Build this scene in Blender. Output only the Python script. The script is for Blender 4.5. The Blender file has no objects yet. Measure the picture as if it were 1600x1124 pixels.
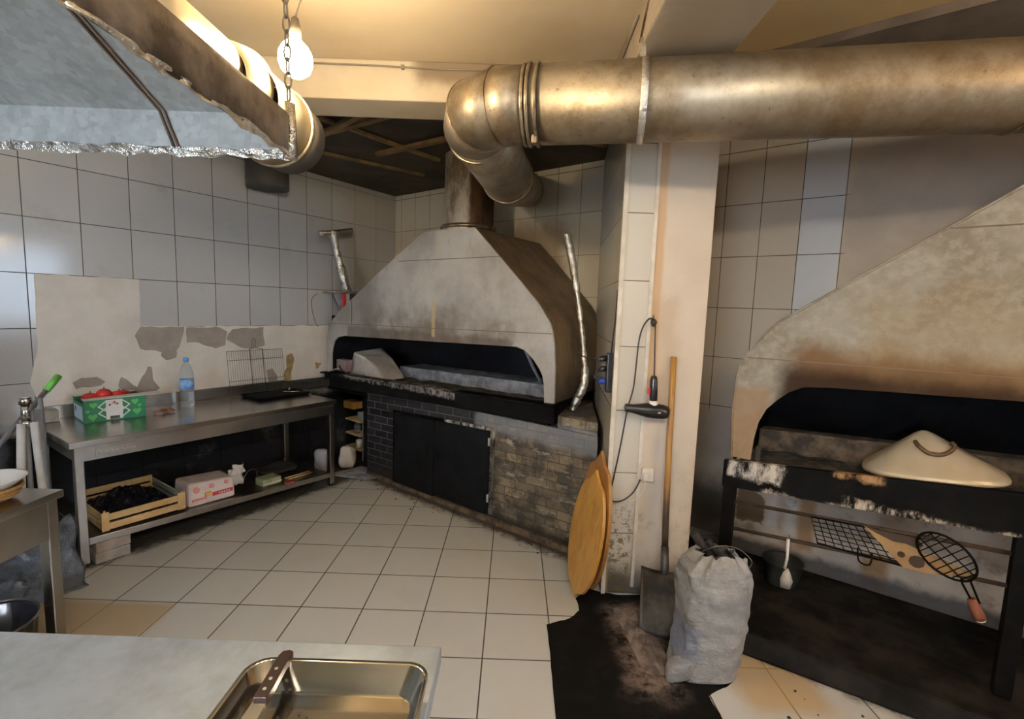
import bpy, bmesh, math, random
from mathutils import Vector, Matrix, noise
PI = math.pi
R = math.radians
random.seed(7)
scn = bpy.context.scene
COL = scn.collection

# ------------------------------------------------------------------ frames
# W: room axes (floor tile grid), B: back wall (x along it, y into it), L: left wall (x towards the corner, y into it)
OX, OY = -1.427, 5.737
FR = {'W': (Vector((0, 0, 0)), 0.0), 'B': (Vector((OX, OY, 0)), R(-37.39)), 'L': (Vector((OX, OY, 0)), R(56.49))}


def to_world(frame, p):
    o, a = FR[frame]
    return o + Matrix.Rotation(a, 3, 'Z') @ Vector(p)


# ------------------------------------------------------------------ materials
class NT:
    def __init__(s, name):
        s.m = bpy.data.materials.new(name)
        s.m.use_nodes = True
        s.t = s.m.node_tree
        s.b = s.t.nodes['Principled BSDF']
        s._co = None

    def n(s, typ, **kw):
        nd = s.t.nodes.new(typ)
        for k, v in kw.items():
            setattr(nd, k, v)
        return nd

    def put(s, sock, v):
        if isinstance(v, bpy.types.NodeSocket):
            s.t.links.new(v, sock)
        elif isinstance(v, (tuple, list)) and len(v) == 3 and sock.type == 'RGBA':
            sock.default_value = (*v, 1)
        else:
            sock.default_value = v

    def co(s):
        if s._co is None:
            s._co = s.n('ShaderNodeTexCoord').outputs['Object']
        return s._co

    def xyz(s, co=None):
        nd = s.n('ShaderNodeSeparateXYZ')
        s.put(nd.inputs[0], co or s.co())
        return nd.outputs

    def math(s, op, a, b=0.0, c=0.0, clamp=False):
        nd = s.n('ShaderNodeMath', operation=op)
        nd.use_clamp = clamp
        s.put(nd.inputs[0], a)
        s.put(nd.inputs[1], b)
        s.put(nd.inputs[2], c)
        return nd.outputs[0]

    def noise(s, scale, detail=4, rough=0.6, co=None, dist=0.0, w=None):
        nd = s.n('ShaderNodeTexNoise')
        nd.inputs['Scale'].default_value = scale
        nd.inputs['Detail'].default_value = detail
        nd.inputs['Roughness'].default_value = rough
        nd.inputs['Distortion'].default_value = dist
        s.put(nd.inputs['Vector'], co or s.co())
        return nd.outputs['Fac']

    def scaled(s, v):
        nd = s.n('ShaderNodeMapping')
        s.put(nd.inputs['Vector'], s.co())
        nd.inputs['Scale'].default_value = v
        return nd.outputs[0]

    def ss(s, v, a, b):
        nd = s.n('ShaderNodeMapRange', interpolation_type='SMOOTHSTEP')
        s.put(nd.inputs['Value'], v)
        nd.inputs['From Min'].default_value = a
        nd.inputs['From Max'].default_value = b
        return nd.outputs[0]

    def mix(s, f, a, b):
        nd = s.n('ShaderNodeMix', data_type='RGBA')
        s.put(nd.inputs[0], f)
        s.put(nd.inputs[6], a)
        s.put(nd.inputs[7], b)
        return nd.outputs[2]

    def fmix(s, f, a, b):
        nd = s.n('ShaderNodeMix', data_type='FLOAT')
        s.put(nd.inputs[0], f)
        s.put(nd.inputs[2], a)
        s.put(nd.inputs[3], b)
        return nd.outputs[0]

    def mul(s, *a):
        r = a[0]
        for q in a[1:]:
            r = s.math('MULTIPLY', r, q)
        return r

    def wob(s, v, amp, scale, off=0.0):
        nz = s.noise(scale, 5, 0.65)
        return s.math('ADD', v, s.math('MULTIPLY_ADD', nz, amp * 2, off - amp))

    def region(s, lims, soft=0.05, amp=0.06, scale=5.0):
        """mask of a box; lims: {0:(lo,hi),1:..,2:..}, edges wobbled by noise: a stain's own shape"""
        o = s.xyz()
        nz = s.math('MULTIPLY_ADD', s.noise(scale, 5, 0.65), amp * 2, -amp)
        r = None
        for ax, (lo, hi) in lims.items():
            v = s.math('ADD', o[ax], nz)
            for q in ((None if lo is None else s.ss(v, lo - soft, lo + soft)),
                      (None if hi is None else s.ss(v, hi + soft, hi - soft))):
                if q is not None:
                    r = q if r is None else s.mul(r, q)
        return r

    def bump(s, h, strength=0.2, dist=0.01):
        nd = s.n('ShaderNodeBump')
        nd.inputs['Strength'].default_value = strength
        nd.inputs['Distance'].default_value = dist
        s.put(nd.inputs['Height'], h)
        s.put(s.b.inputs['Normal'], nd.outputs[0])

    def out(s, col=None, rough=0.5, metal=0.0, spec=None):
        if col is not None:
            s.put(s.b.inputs['Base Color'], col)
        s.put(s.b.inputs['Roughness'], rough)
        s.put(s.b.inputs['Metallic'], metal)
        if spec is not None:
            s.put(s.b.inputs['Specular IOR Level'], spec)
        return s.m


def mottled(name, a, b, scale=8, rough=0.6, metal=0.0, lo=0.35, hi=0.65, bump=0.0, detail=5, stretch=None, spec=None, rv=0.0, bd=0.004):
    t = NT(name)
    co = t.scaled(stretch) if stretch else None
    nz = t.noise(scale, detail, 0.62, co)
    f = t.ss(nz, lo, hi)
    if bump:
        t.bump(t.noise(scale * 2.2, 4, 0.6, co), bump, bd)
    return t.out(t.mix(f, a, b), t.fmix(f, rough - rv, rough + rv) if rv else rough, metal, spec)


def plain(name, c, rough=0.5, metal=0.0, spec=None):
    return NT(name).out(c, rough, metal, spec)


def emis(name, c, st):
    t = NT(name)
    t.put(t.b.inputs['Emission Color'], c)
    t.b.inputs['Emission Strength'].default_value = st
    return t.out((0.8, 0.8, 0.8), 0.5)


def tile_color(t, u, v, u0, tw, v0, th, ca, cb, grout, gw=0.0022):
    """returns (colour, grout mask)"""
    a = t.math('DIVIDE', t.math('SUBTRACT', u, u0), tw)
    b = t.math('DIVIDE', t.math('SUBTRACT', v, v0), th)
    fa = t.math('FRACT', a)
    fb = t.math('FRACT', b)
    da = t.math('MULTIPLY', t.math('MINIMUM', fa, t.math('SUBTRACT', 1.0, fa)), tw)
    db = t.math('MULTIPLY', t.math('MINIMUM', fb, t.math('SUBTRACT', 1.0, fb)), th)
    g = t.ss(t.math('MINIMUM', da, db), gw * 1.3, gw * 0.7)
    cx = t.n('ShaderNodeCombineXYZ')
    t.put(cx.inputs[0], t.math('FLOOR', a))
    t.put(cx.inputs[1], t.math('FLOOR', b))
    wn = t.n('ShaderNodeTexWhiteNoise', noise_dimensions='3D')
    t.put(wn.inputs['Vector'], cx.outputs[0])
    c = t.mix(wn.outputs['Value'], ca, cb)
    return t.mix(g, c, grout), g


# ---- setting materials
def mat_wall_left():
    t = NT('glazed_wall_tile_left')
    o = t.xyz()
    c, g = tile_color(t, o[0], o[2], -3.142, .2856, 2.475 - 7 * .36, .36, (.54, .55, .56), (.60, .61, .615), (.075, .075, .08), .0026)
    warm = t.region({0: (-.75, None), 2: (1.2, None)}, .3, .2, 3)
    c = t.mix(t.mul(warm, .5), c, (.46, .38, .24))
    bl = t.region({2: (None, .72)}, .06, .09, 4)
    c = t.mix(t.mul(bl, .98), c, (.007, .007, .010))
    gl = t.region({0: (None, -3.35), 2: (None, .95)}, .08, .12, 4)
    c = t.mix(gl, c, (.20, .23, .27))
    dirt = t.ss(t.noise(3.5, 6, .65), .55, .8)
    c = t.mix(t.mul(dirt, .35), c, (.30, .26, .20))
    t.bump(t.math('SUBTRACT', 1.0, g), .5, .002)
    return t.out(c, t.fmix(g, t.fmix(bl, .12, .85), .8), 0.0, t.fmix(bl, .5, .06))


def mat_wall_back():
    t = NT('glazed_wall_tile_back')
    o = t.xyz()
    right = t.math('GREATER_THAN', o[0], 3.1)
    v0 = t.fmix(right, 2.475 - 7 * .36, 2.774 - 7 * .36)
    c, g = tile_color(t, o[0], o[2], 3.666 - 15 * .2369, .2369, v0, .36, (.57, .49, .39), (.63, .55, .44), (.10, .08, .06), .0026)
    c = t.mix(t.math('LESS_THAN', o[0], 3.1), c, t.mix(g, (.74, .69, .58), (.12, .10, .07)))  # tiles behind the oven paler: bulb light put into their colour
    wht = t.region({0: (4.142, 4.375)}, .003, 0.0)
    c = t.mix(t.mul(wht, t.math('SUBTRACT', 1, g)), c, (.66, .68, .72))
    pl = t.region({0: (4.40, None)}, .03, .05, 3)
    plow = t.region({0: (3.0, None), 2: (None, .95)}, .03, .06, 4)
    pl = t.math('MAXIMUM', pl, plow)
    pc = t.mix(t.ss(t.noise(2.5, 5, .6), .35, .7), (.62, .53, .45), (.50, .44, .38))
    specks = t.ss(t.noise(22, 4, .7), .70, .76)
    pc = t.mix(t.mul(specks, .6), pc, (.16, .11, .08))
    c = t.mix(pl, c, pc)
    # yellow and brown tints around the oven hood and the flue, soot low down
    yel = t.region({0: (None, 3.0), 2: (1.0, 2.55)}, .25, .25, 2.2)
    c = t.mix(t.mul(yel, .45), c, (.55, .40, .16))
    st = t.region({0: (1.7, 2.35), 2: (1.9, 2.42)}, .12, .14, 5)
    c = t.mix(t.mul(st, .7), c, (.22, .12, .03))
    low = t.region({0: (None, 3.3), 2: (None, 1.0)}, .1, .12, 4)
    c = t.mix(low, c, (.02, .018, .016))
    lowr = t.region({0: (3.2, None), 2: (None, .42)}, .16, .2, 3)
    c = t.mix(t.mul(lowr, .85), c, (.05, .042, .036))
    t.bump(t.math('SUBTRACT', 1.0, t.mul(g, t.math('SUBTRACT', 1, pl))), .5, .002)
    return t.out(c, t.fmix(t.math('MAXIMUM', t.math('MAXIMUM', g, pl), low), .34, .75))


def mat_floor():
    t = NT('cream_floor_tile')
    o = t.xyz()
    c, g = tile_color(t, o[0], o[1], -1.7554 + .333 * 0, .333, 4.0705 - 12 * .333, .333, (.55, .565, .57), (.59, .60, .605), (.06, .055, .05), .0032)
    n2 = t.noise(2.2, 5, .6)
    c = t.mix(t.mul(t.ss(n2, .45, .8), .25), c, (.42, .38, .34))
    br = t.region({0: (-2.75, -1.75), 1: (1.6, 2.395)}, .035, .025, 6)
    c = t.mix(t.mul(br, .75), c, (.42, .29, .13))
    for lim, a, col in (({0: (1.05, 1.42), 1: (1.82, 2.2)}, .7, (.50, .32, .11)),
                        ({0: (-2.55, -1.35), 1: (2.75, 4.1)}, .0, (.05, .04, .03)),
                        ):
        if a:
            c = t.mix(t.mul(t.region(lim, .06, .06, 5), a), c, col)
    # coal dust that has gathered along the foot of the oven
    co = t.co()
    # distance to oven line (world): n.(p-O)
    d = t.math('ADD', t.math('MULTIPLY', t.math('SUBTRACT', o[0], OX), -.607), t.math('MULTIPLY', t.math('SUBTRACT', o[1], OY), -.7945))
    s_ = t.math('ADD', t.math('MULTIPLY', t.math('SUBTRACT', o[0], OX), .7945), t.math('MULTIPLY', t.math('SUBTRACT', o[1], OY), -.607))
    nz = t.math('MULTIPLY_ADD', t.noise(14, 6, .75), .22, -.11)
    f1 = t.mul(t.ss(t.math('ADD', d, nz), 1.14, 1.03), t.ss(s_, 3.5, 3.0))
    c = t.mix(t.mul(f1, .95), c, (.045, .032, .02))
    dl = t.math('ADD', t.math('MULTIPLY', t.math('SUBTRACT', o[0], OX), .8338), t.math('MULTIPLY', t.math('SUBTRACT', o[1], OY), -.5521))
    f2 = t.mul(t.ss(t.math('ADD', dl, nz), .84, .74), t.ss(o[1], 1.9, 2.5))  # floor near black under the work table
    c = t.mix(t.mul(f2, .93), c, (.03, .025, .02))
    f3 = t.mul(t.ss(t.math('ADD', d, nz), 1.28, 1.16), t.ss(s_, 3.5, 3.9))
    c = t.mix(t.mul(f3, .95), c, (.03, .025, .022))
    sp = t.ss(t.noise(38, 3, .6), .745, .77)
    c = t.mix(t.mul(sp, .8), c, (.05, .04, .03))
    t.bump(t.math('SUBTRACT', 1.0, g), .35, .002)
    return t.out(c, t.fmix(g, .33, .8))


def mat_ceiling():
    t = NT('cream_ceiling_paint')
    n1 = t.ss(t.noise(1.3, 5, .6), .35, .75)
    c = t.mix(n1, (.66, .56, .40), (.58, .47, .31))
    c = t.mix(t.mul(t.math('GREATER_THAN', t.xyz()[0], .84), .8), c, (.60, .40, .15))  # lamp light right of the beam put into the ceiling as ochre
    c = t.mix(t.mul(t.ss(t.noise(6, 6, .7), .62, .85), .4), c, (.25, .17, .08))
    return t.out(c, .75)


def mat_beam():
    t = NT('grimy_cream_beam')
    o = t.xyz()
    c = t.mix(t.ss(t.noise(1.8, 5, .6), .35, .75), (.62, .55, .43), (.53, .45, .32))
    s = t.region({0: (-.55, .75), 1: (2.3, None), 2: (2.79, None)}, .05, .06, 7)
    c = t.mix(t.mul(s, .75), c, (.13, .08, .04))
    s2 = t.region({0: (-.5, 1.0), 1: (2.3, None)}, .2, .15, 3)
    c = t.mix(t.mul(s2, .35), c, (.25, .17, .09))
    s3 = t.region({1: (1.0, 2.45), 0: (.4, 2)}, .2, .25, 3)
    c = t.mix(t.mul(s3, .65), c, (.17, .12, .08))
    return t.out(c, .7)


def mat_column():
    t = NT('painted_and_tiled_column')
    o = t.xyz()
    # tiled strip: left of x=.74 on the front, and whole left side
    c, g = tile_color(t, t.math('ADD', o[0], o[1]), o[2], .0, 5.0, 2.17 - 6 * .36, .36, (.60, .57, .51), (.64, .61, .55), (.13, .11, .09), .0024)
    paint = t.math('GREATER_THAN', o[0], .742)
    pc = t.mix(t.ss(t.noise(2.5, 5, .6), .3, .75), (.68, .59, .49), (.60, .52, .43))
    og = t.mul(t.region({0: (.745, .80), 2: (1.2, None)}, .012, .012, 5), .8)
    pc = t.mix(og, pc, (.58, .36, .18))
    br = t.region({0: (.72, .90), 2: (1.05, 1.72)}, .05, .07, 7)
    pc = t.mix(t.mul(br, .35), pc, (.42, .26, .12))
    c = t.mix(paint, c, pc)
    gm = t.region({2: (None, .17)}, .12, .16, 6)
    c = t.mix(t.mul(gm, .9), c, (.05, .045, .04))
    dr = t.mul(t.ss(t.noise(6, 6, .7), .5, .75), t.ss(o[2], .95, .3))
    c = t.mix(t.mul(dr, .75), c, (.20, .16, .115))
    sp = t.mul(t.ss(t.noise(34, 5, .75), .52, .57), t.ss(o[2], .62, .42), t.ss(o[0], .74, .70))
    c = t.mix(t.mul(sp, .85), c, (.16, .11, .04))
    gry = t.region({0: (.80, .93), 2: (.15, .95)}, .05, .06, 4)
    c = t.mix(t.mul(gry, .3), c, (.36, .38, .42))
    ye = t.region({0: (None, .60)}, .01, 0)
    c = t.mix(t.mul(ye, .35), c, (.55, .45, .22))
    t.bump(t.math('SUBTRACT', 1.0, t.mul(g, t.math('SUBTRACT', 1, paint))), .4, .002)
    return t.out(c, t.fmix(paint, .2, .65))


# ---- object materials
def mat_steel(name, col=(.50, .49, .46), rough=.3, stretch=(1, 12, 1), wear=.12):
    t = NT(name)
    nz = t.noise(9, 5, .7, t.scaled(stretch))
    n2 = t.noise(3, 5, .6)
    c = t.mix(t.ss(n2, .3, .75), col, tuple(q * .72 for q in col))
    t.bump(nz, .04, .002)
    return t.out(c, t.math('MULTIPLY_ADD', nz, wear, rough - wear / 2), 1.0)


def mat_galv(name, a, b, rough=.42, metal=.7, dirt=(.10, .07, .035), damt=.5):
    t = NT(name)
    vo = t.n('ShaderNodeTexVoronoi')
    vo.inputs['Scale'].default_value = 38
    t.put(vo.inputs['Vector'], t.co())
    bw = t.n('ShaderNodeRGBToBW')
    vo.inputs['Scale'].default_value = 55
    t.put(bw.inputs[0], vo.outputs['Color'])
    c = t.mix(bw.outputs[0], a, b)
    n2 = t.noise(5, 6, .68)
    c = t.mix(t.mul(t.ss(n2, .42, .75), damt), c, dirt)
    t.bump(t.noise(2.5, 3, .5), .12, .02)
    return t.out(c, t.math('MULTIPLY_ADD', n2, .25, rough - .12), metal)


def mat_duct():
    t = NT('smoke_stained_aluminium_duct')
    nz = t.noise(4.5, 7, .72, t.scaled((1, 1, 1)))
    c = t.mix(t.ss(nz, .34, .70), (.54, .49, .40), (.24, .18, .11))
    scr = t.ss(t.noise(17, 7, .85), .60, .64)
    c = t.mix(t.mul(scr, .6), c, (.075, .05, .03))
    top = t.region({2: (2.59, None)}, .05, .05, 5)
    c = t.mix(t.mul(top, .55), c, (.15, .105, .065))
    rt = t.region({0: (.75, None)}, .4, .2, 3)
    c = t.mix(t.mul(rt, .35), c, (.22, .15, .075))
    low = t.region({2: (None, 2.43)}, .05, .05, 5)
    c = t.mix(t.mul(low, .45), c, (.16, .10, .045))
    t.bump(t.noise(3, 4, .6), .10, .02)
    return t.out(c, t.math('MULTIPLY_ADD', nz, .25, .36), .8)


def mat_oven_hood():
    t = NT('sooty_pale_hood_sheet')
    o = t.xyz()
    n1 = t.noise(2.6, 6, .65)
    c = t.mix(t.ss(n1, .32, .72), (.50, .49, .47), (.33, .31, .29))
    s = t.region({0: (.75, 2.5), 2: (1.25, 1.56)}, .13, .20, 3.2)
    c = t.mix(t.mul(s, t.ss(t.noise(4, 5, .6), .2, .6), .85), c, (.135, .105, .07))
    s2 = t.region({2: (1.29, 1.41), 0: (.5, 2.55)}, .025, .045, 6)
    c = t.mix(t.mul(s2, .55), c, (.09, .065, .04))
    sl = t.region({0: (None, .95), 2: (1.35, 1.9)}, .2, .2, 3)
    c = t.mix(t.mul(sl, .55), c, (.16, .14, .12))
    gr = t.mul(t.ss(t.noise(9, 7, .75, t.scaled((1, 1, .5))), .55, .72), .35)
    c = t.mix(gr, c, (.17, .14, .11))
    dr = t.mul(t.region({0: (1.695, 1.735), 2: (1.38, 1.68)}, .012, .016, 9), .8)
    c = t.mix(dr, c, (.52, .40, .21))
    dr2 = t.mul(t.region({0: (1.74, 1.775), 2: (2.0, 2.3)}, .012, .012, 8), .4)
    c = t.mix(dr2, c, (.55, .46, .30))
    return t.out(c, .5, .0, t.fmix(t.math('MAXIMUM', s, s2), .4, .08))


def mat_hood_side():
    t = NT('greasy_brown_hood_side')
    o = t.xyz()
    n1 = t.noise(5, 6, .7, t.scaled((1, 1, .35)))
    c = t.mix(t.ss(n1, .3, .72), (.24, .155, .075), (.09, .055, .028))
    dr = t.ss(t.noise(26, 4, .6, t.scaled((3, 3, .18))), .55, .66)
    c = t.mix(t.mul(dr, .4), c, (.36, .26, .14))
    dk = t.region({2: (None, 1.15)}, .12, .12, 4)
    c = t.mix(t.mul(dk, .8), c, (.035, .026, .02))
    return t.out(c, .5, .2)


def mat_grill_hood():
    t = NT('stained_galvanised_grill_hood')
    n1 = t.noise(3, 6, .68)
    c = t.mix(t.ss(n1, .32, .7), (.31, .295, .26), (.19, .16, .115))
    sp = t.noise(26, 4, .6)
    c = t.mix(t.mul(t.ss(sp, .42, .65), .35), c, (.42, .40, .34))
    s = t.region({0: (4.28, None), 2: (1.16, 1.50)}, .07, .09, 5)
    c = t.mix(t.mul(s, .9), c, (.15, .08, .03))
    s3 = t.region({0: (4.24, None), 2: (1.10, 1.395)}, .055, .035, 6)
    c = t.mix(t.mul(s3, .93), c, (.03, .016, .010))
    s2 = t.region({0: (None, 4.20), 2: (.8, 1.27)}, .03, .05, 6)
    c = t.mix(t.mul(s2, .7), c, (.26, .15, .065))
    o = t.region({0: (4.55, None), 2: (1.45, 1.75)}, .1, .2, 4)
    c = t.mix(t.mul(o, .35), c, (.30, .20, .08))
    t.bump(t.noise(9, 4, .6), .08, .01)
    return t.out(c, .6, .0, t.fmix(t.math('MAXIMUM', s, s3), .3, .04))


def mat_bricks():
    t = NT('sooty_brick_counter')
    o = t.xyz()
    cx = t.n('ShaderNodeCombineXYZ')
    t.put(cx.inputs[0], t.math('ADD', o[0], t.math('MULTIPLY', o[1], .3)))
    t.put(cx.inputs[1], t.math('ADD', o[2], t.mul(t.math('SUBTRACT', o[0], 1.0), -.033)))
    bk = t.n('ShaderNodeTexBrick')
    t.put(bk.inputs['Vector'], cx.outputs[0])
    bk.inputs['Scale'].default_value = 1.0
    bk.inputs['Brick Width'].default_value = .185
    bk.inputs['Row Height'].default_value = .066
    bk.inputs['Mortar Size'].default_value = .004
    bk.inputs['Mortar Smooth'].default_value = .3
    bk.inputs['Color1'].default_value = (.25, .20, .125, 1)
    bk.inputs['Color2'].default_value = (.13, .105, .075, 1)
    bk.inputs['Mortar'].default_value = (.085, .07, .055, 1)
    c = bk.outputs['Color']
    n1 = t.noise(7, 6, .7)
    c = t.mix(t.mul(t.ss(n1, .38, .60), .85), c, (.04, .034, .028))
    wh = t.mul(t.ss(t.noise(12, 6, .75, t.scaled((.5, .5, 1.6))), .56, .66), t.ss(o[0], 2.2, 2.5))
    c = t.mix(t.mul(wh, .45), c, (.50, .46, .40))
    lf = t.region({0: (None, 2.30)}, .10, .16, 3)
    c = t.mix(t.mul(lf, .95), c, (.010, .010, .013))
    ml = t.mul(bk.outputs['Fac'], lf, .12)
    c = t.mix(ml, c, (.55, .55, .6))
    gb = t.region({2: (.70, .86), 0: (2.2, None)}, .03, .05, 6)
    c = t.mix(t.mul(gb, .6), c, (.22, .23, .25))
    ft = t.region({2: (None, .10)}, .04, .07, 6)
    c = t.mix(t.mul(ft, .85), c, (.025, .022, .02))
    t.bump(t.math('SUBTRACT', t.mul(n1, .6), bk.outputs['Fac']), .6, .006)
    return t.out(c, .75, 0.0, .2)


def mat_black_steel(name='sooty_black_steel', ash=None):
    t = NT(name)
    n1 = t.noise(9, 6, .7)
    c = t.mix(t.ss(n1, .4, .75), (.0025, .0022, .0022), (.008, .0065, .0055))
    if ash:
        for lim, amt, colr, sc in ash:
            st = t.mul(t.region(lim, .012, .045, 14), t.ss(t.noise(sc, 6, .8, t.scaled((1, 1, .35))), .40, .6), amt)
            c = t.mix(st, c, colr)
    t.bump(n1, .15, .004)
    return t.out(c, .7, .0, .08)


def mat_low_wall():
    t = NT('rust_streaked_plaster')
    o = t.xyz()
    c = t.mix(t.ss(t.noise(3, 6, .65), .35, .7), (.60, .52, .45), (.42, .36, .31))
    wb = t.region({0: (4.16, 4.32), 2: (.3, None)}, .02, .03, 6)
    c = t.mix(t.mul(wb, .7), c, (.56, .58, .62))
    for lo, hi, z0, z1, a in ((4.33, 4.42, .22, .80, .8), (4.66, 4.78, .12, .32, .85), (4.22, 4.26, .3, .6, .5)):
        c = t.mix(t.mul(t.region({0: (lo, hi), 2: (z0, z1)}, .025, .03, 8), a), c, (.30, .16, .05))
    bare = t.region({0: (3.98, 4.13), 2: (.30, .52)}, .01, .07, 7)
    c = t.mix(t.mul(bare, .9), c, (.16, .095, .045))
    mt = t.ss(t.noise(6, 7, .72), .52, .66)
    c = t.mix(t.mul(mt, .55), c, (.20, .15, .11))
    wl = t.mul(t.region({0: (4.15, 4.7), 2: (.55, .8)}, .05, .06, 4), .4)
    c = t.mix(wl, c, (.55, .58, .63))
    ft = t.region({2: (None, .19)}, .03, .06, 6)
    c = t.mix(t.mul(ft, .9), c, (.045, .042, .045))
    up = t.region({2: (.80, None)}, .01, .02, 6)
    c = t.mix(up, c, (.012, .01, .01))
    return t.out(c, .8)


def mat_wood(name, a, b, scale=6, stretch=(6, 6, .6), rough=.5):
    t = NT(name)
    nz = t.noise(scale, 5, .65, t.scaled(stretch), .6)
    return t.out(t.mix(t.ss(nz, .3, .72), a, b), rough)


def mat_shaft():
    t = NT('orange_wood_shaft_blackened_low')
    o = t.xyz()
    nz = t.noise(8, 5, .65, t.scaled((6, 6, .5)), .5)
    c = t.mix(t.ss(nz, .3, .72), (.46, .25, .07), (.30, .14, .035))
    bl = t.region({2: (None, .66)}, .14, .12, 7)
    c = t.mix(t.mul(bl, .92), c, (.03, .022, .016))
    return t.out(c, .45)


def mat_glass(name, c, rough=.02, tr=.9, ior=1.33):
    t = NT(name)
    t.b.inputs['Transmission Weight'].default_value = tr
    t.b.inputs['IOR'].default_value = ior
    return t.out(c, rough)


def mat_foil(name='crumpled_foil', rough=.22):
    t = NT(name)
    nz = t.noise(28, 4, .7)
    t.bump(nz, .9, .012)
    return t.out(t.mix(t.ss(t.noise(16, 4, .6), .45, .7), (.78, .77, .74), (.40, .35, .28)), rough, .95)


def mat_sack():
    t = NT('woven_white_plastic_sack')
    o = t.xyz()
    wv = t.n('ShaderNodeTexWave')
    wv.inputs['Scale'].default_value = 60
    t.put(wv.inputs['Vector'], t.co())
    n1 = t.noise(7, 6, .7)
    c = t.mix(t.ss(n1, .35, .75), (.31, .31, .315), (.20, .20, .205))
    c = t.mix(t.mul(t.ss(t.noise(5, 4, .6, t.scaled((1, 1, 2.4))), .58, .68), .35), c, (.48, .48, .48))
    bl = t.region({0: (-.2, -.05), 2: (.10, .25)}, .02, .05, 12)
    c = t.mix(t.mul(bl, .5), c, (.12, .15, .28))
    t.bump(t.noise(8, 5, .6, t.scaled((1, 1, 1.5))), .8, .03)
    return t.out(c, .5)


def mat_coal():
    t = NT('coal_dust_black')
    o = t.xyz()
    n1 = t.noise(6, 6, .7)
    c = t.mix(t.ss(n1, .45, .8), (.004, .0038, .0038), (.014, .012, .011))
    pk = t.region({0: (.57, .80), 1: (1.88, 2.52)}, .07, .10, 7)
    c = t.mix(t.mul(pk, t.ss(t.noise(11, 6, .75), .36, .62), .75), c, (.25, .19, .165))
    t.bump(t.noise(16, 5, .7), .25, .006)
    return t.out(c, .8, 0.0, .15)


M = {}
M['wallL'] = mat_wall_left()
M['wallB'] = mat_wall_back()
M['floor'] = mat_floor()
M['ceil'] = mat_ceiling()
M['beam'] = mat_beam()
M['column'] = mat_column()
M['soffit'] = mottled('soot_browned_soffit', (.20, .15, .10), (.12, .085, .055), 2.5, .8)
M['plain_wall'] = mottled('plain_grey_cream_wall', (.56, .53, .48), (.48, .45, .40), 2, .7)
M['soot_ceiling'] = mottled('sooty_timber_ceiling', (.035, .026, .02), (.075, .055, .04), 3, .8)
M['batten'] = mottled('smoked_wood_batten', (.26, .17, .07), (.14, .085, .035), 6, .7)
M['plaster'] = mottled('white_wall_plaster', (.86, .82, .76), (.76, .71, .64), 3, .65, bump=.05)
M['bare'] = mottled('bare_grey_render', (.40, .35, .30), (.33, .29, .25), 9, .85, bump=.3)
M['rust'] = mottled('rusty_brown_scar', (.40, .30, .12), (.24, .16, .07), 25, .8)
M['steel'] = mat_steel('brushed_stainless_steel', (.47, .44, .40), .30)
M['steel_top'] = mat_steel('brushed_stainless_worktop', (.52, .50, .47), .24)
def mat_fg():
    t = NT('scratched_stainless_worktop')
    nz = t.noise(9, 6, .75, t.scaled((2, 9, 1)))
    n2 = t.noise(5, 7, .7)
    c = t.mix(t.ss(n2, .35, .7), (.70, .82, 1.0), (.52, .60, .72))
    sc = t.ss(t.noise(14, 6, .8, t.scaled((1, 5, 1)), 1.5), .62, .68)
    c = t.mix(t.mul(sc, .4), c, (.88, .90, .94))
    t.bump(nz, .05, .002)
    return t.out(c, t.math('MULTIPLY_ADD', nz, .2, .26), .72)


M['steel_fg'] = mat_fg()
M['steel_dark'] = mat_steel('dull_stainless_shelf', (.28, .25, .22), .4)
M['galv'] = mat_galv('galvanised_hood_sheet', (.44, .48, .49), (.62, .66, .67), .5, .35, (.24, .26, .26), .5)
M['skirt'] = mottled('smoke_browned_hood_skirt', (.25, .20, .155), (.055, .04, .03), 5, .45, .4, .34, .62, .4, 8, bd=.02)
M['hoodtop'] = mottled('yellowed_hood_top_sheet', (.55, .46, .30), (.42, .34, .2), 4, .4, .6)
M['duct'] = mat_duct()
M['duct_ring'] = mottled('dark_duct_clamp', (.42, .36, .27), (.17, .11, .06), 9, .35, .85)
def mat_flue():
    t = NT('burnt_and_shaded_flue_foil')
    o = t.xyz()
    nz = t.noise(7, 7, .72, t.scaled((1, 1, .4)))
    v = t.math('ADD', t.mul(t.math('SUBTRACT', o[0], 1.83), -.73), t.mul(t.math('SUBTRACT', o[1], -.70), -.68))
    k = t.ss(t.math('ADD', v, t.math('MULTIPLY_ADD', nz, .16, -.08)), -.02, .02)
    foil = t.mix(t.ss(nz, .42, .60), (.74, .70, .63), (.34, .26, .18))
    burnt = t.mix(t.ss(nz, .42, .62), (.11, .055, .028), (.022, .014, .010))  # dark half holds burnt metal and the pipe's shadow in one colour
    t.bump(t.noise(9, 5, .7, t.scaled((1, 1, .5))), .5, .03)
    return t.out(t.mix(k, burnt, foil), t.fmix(k, .6, .40), t.fmix(k, .1, .35))


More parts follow.
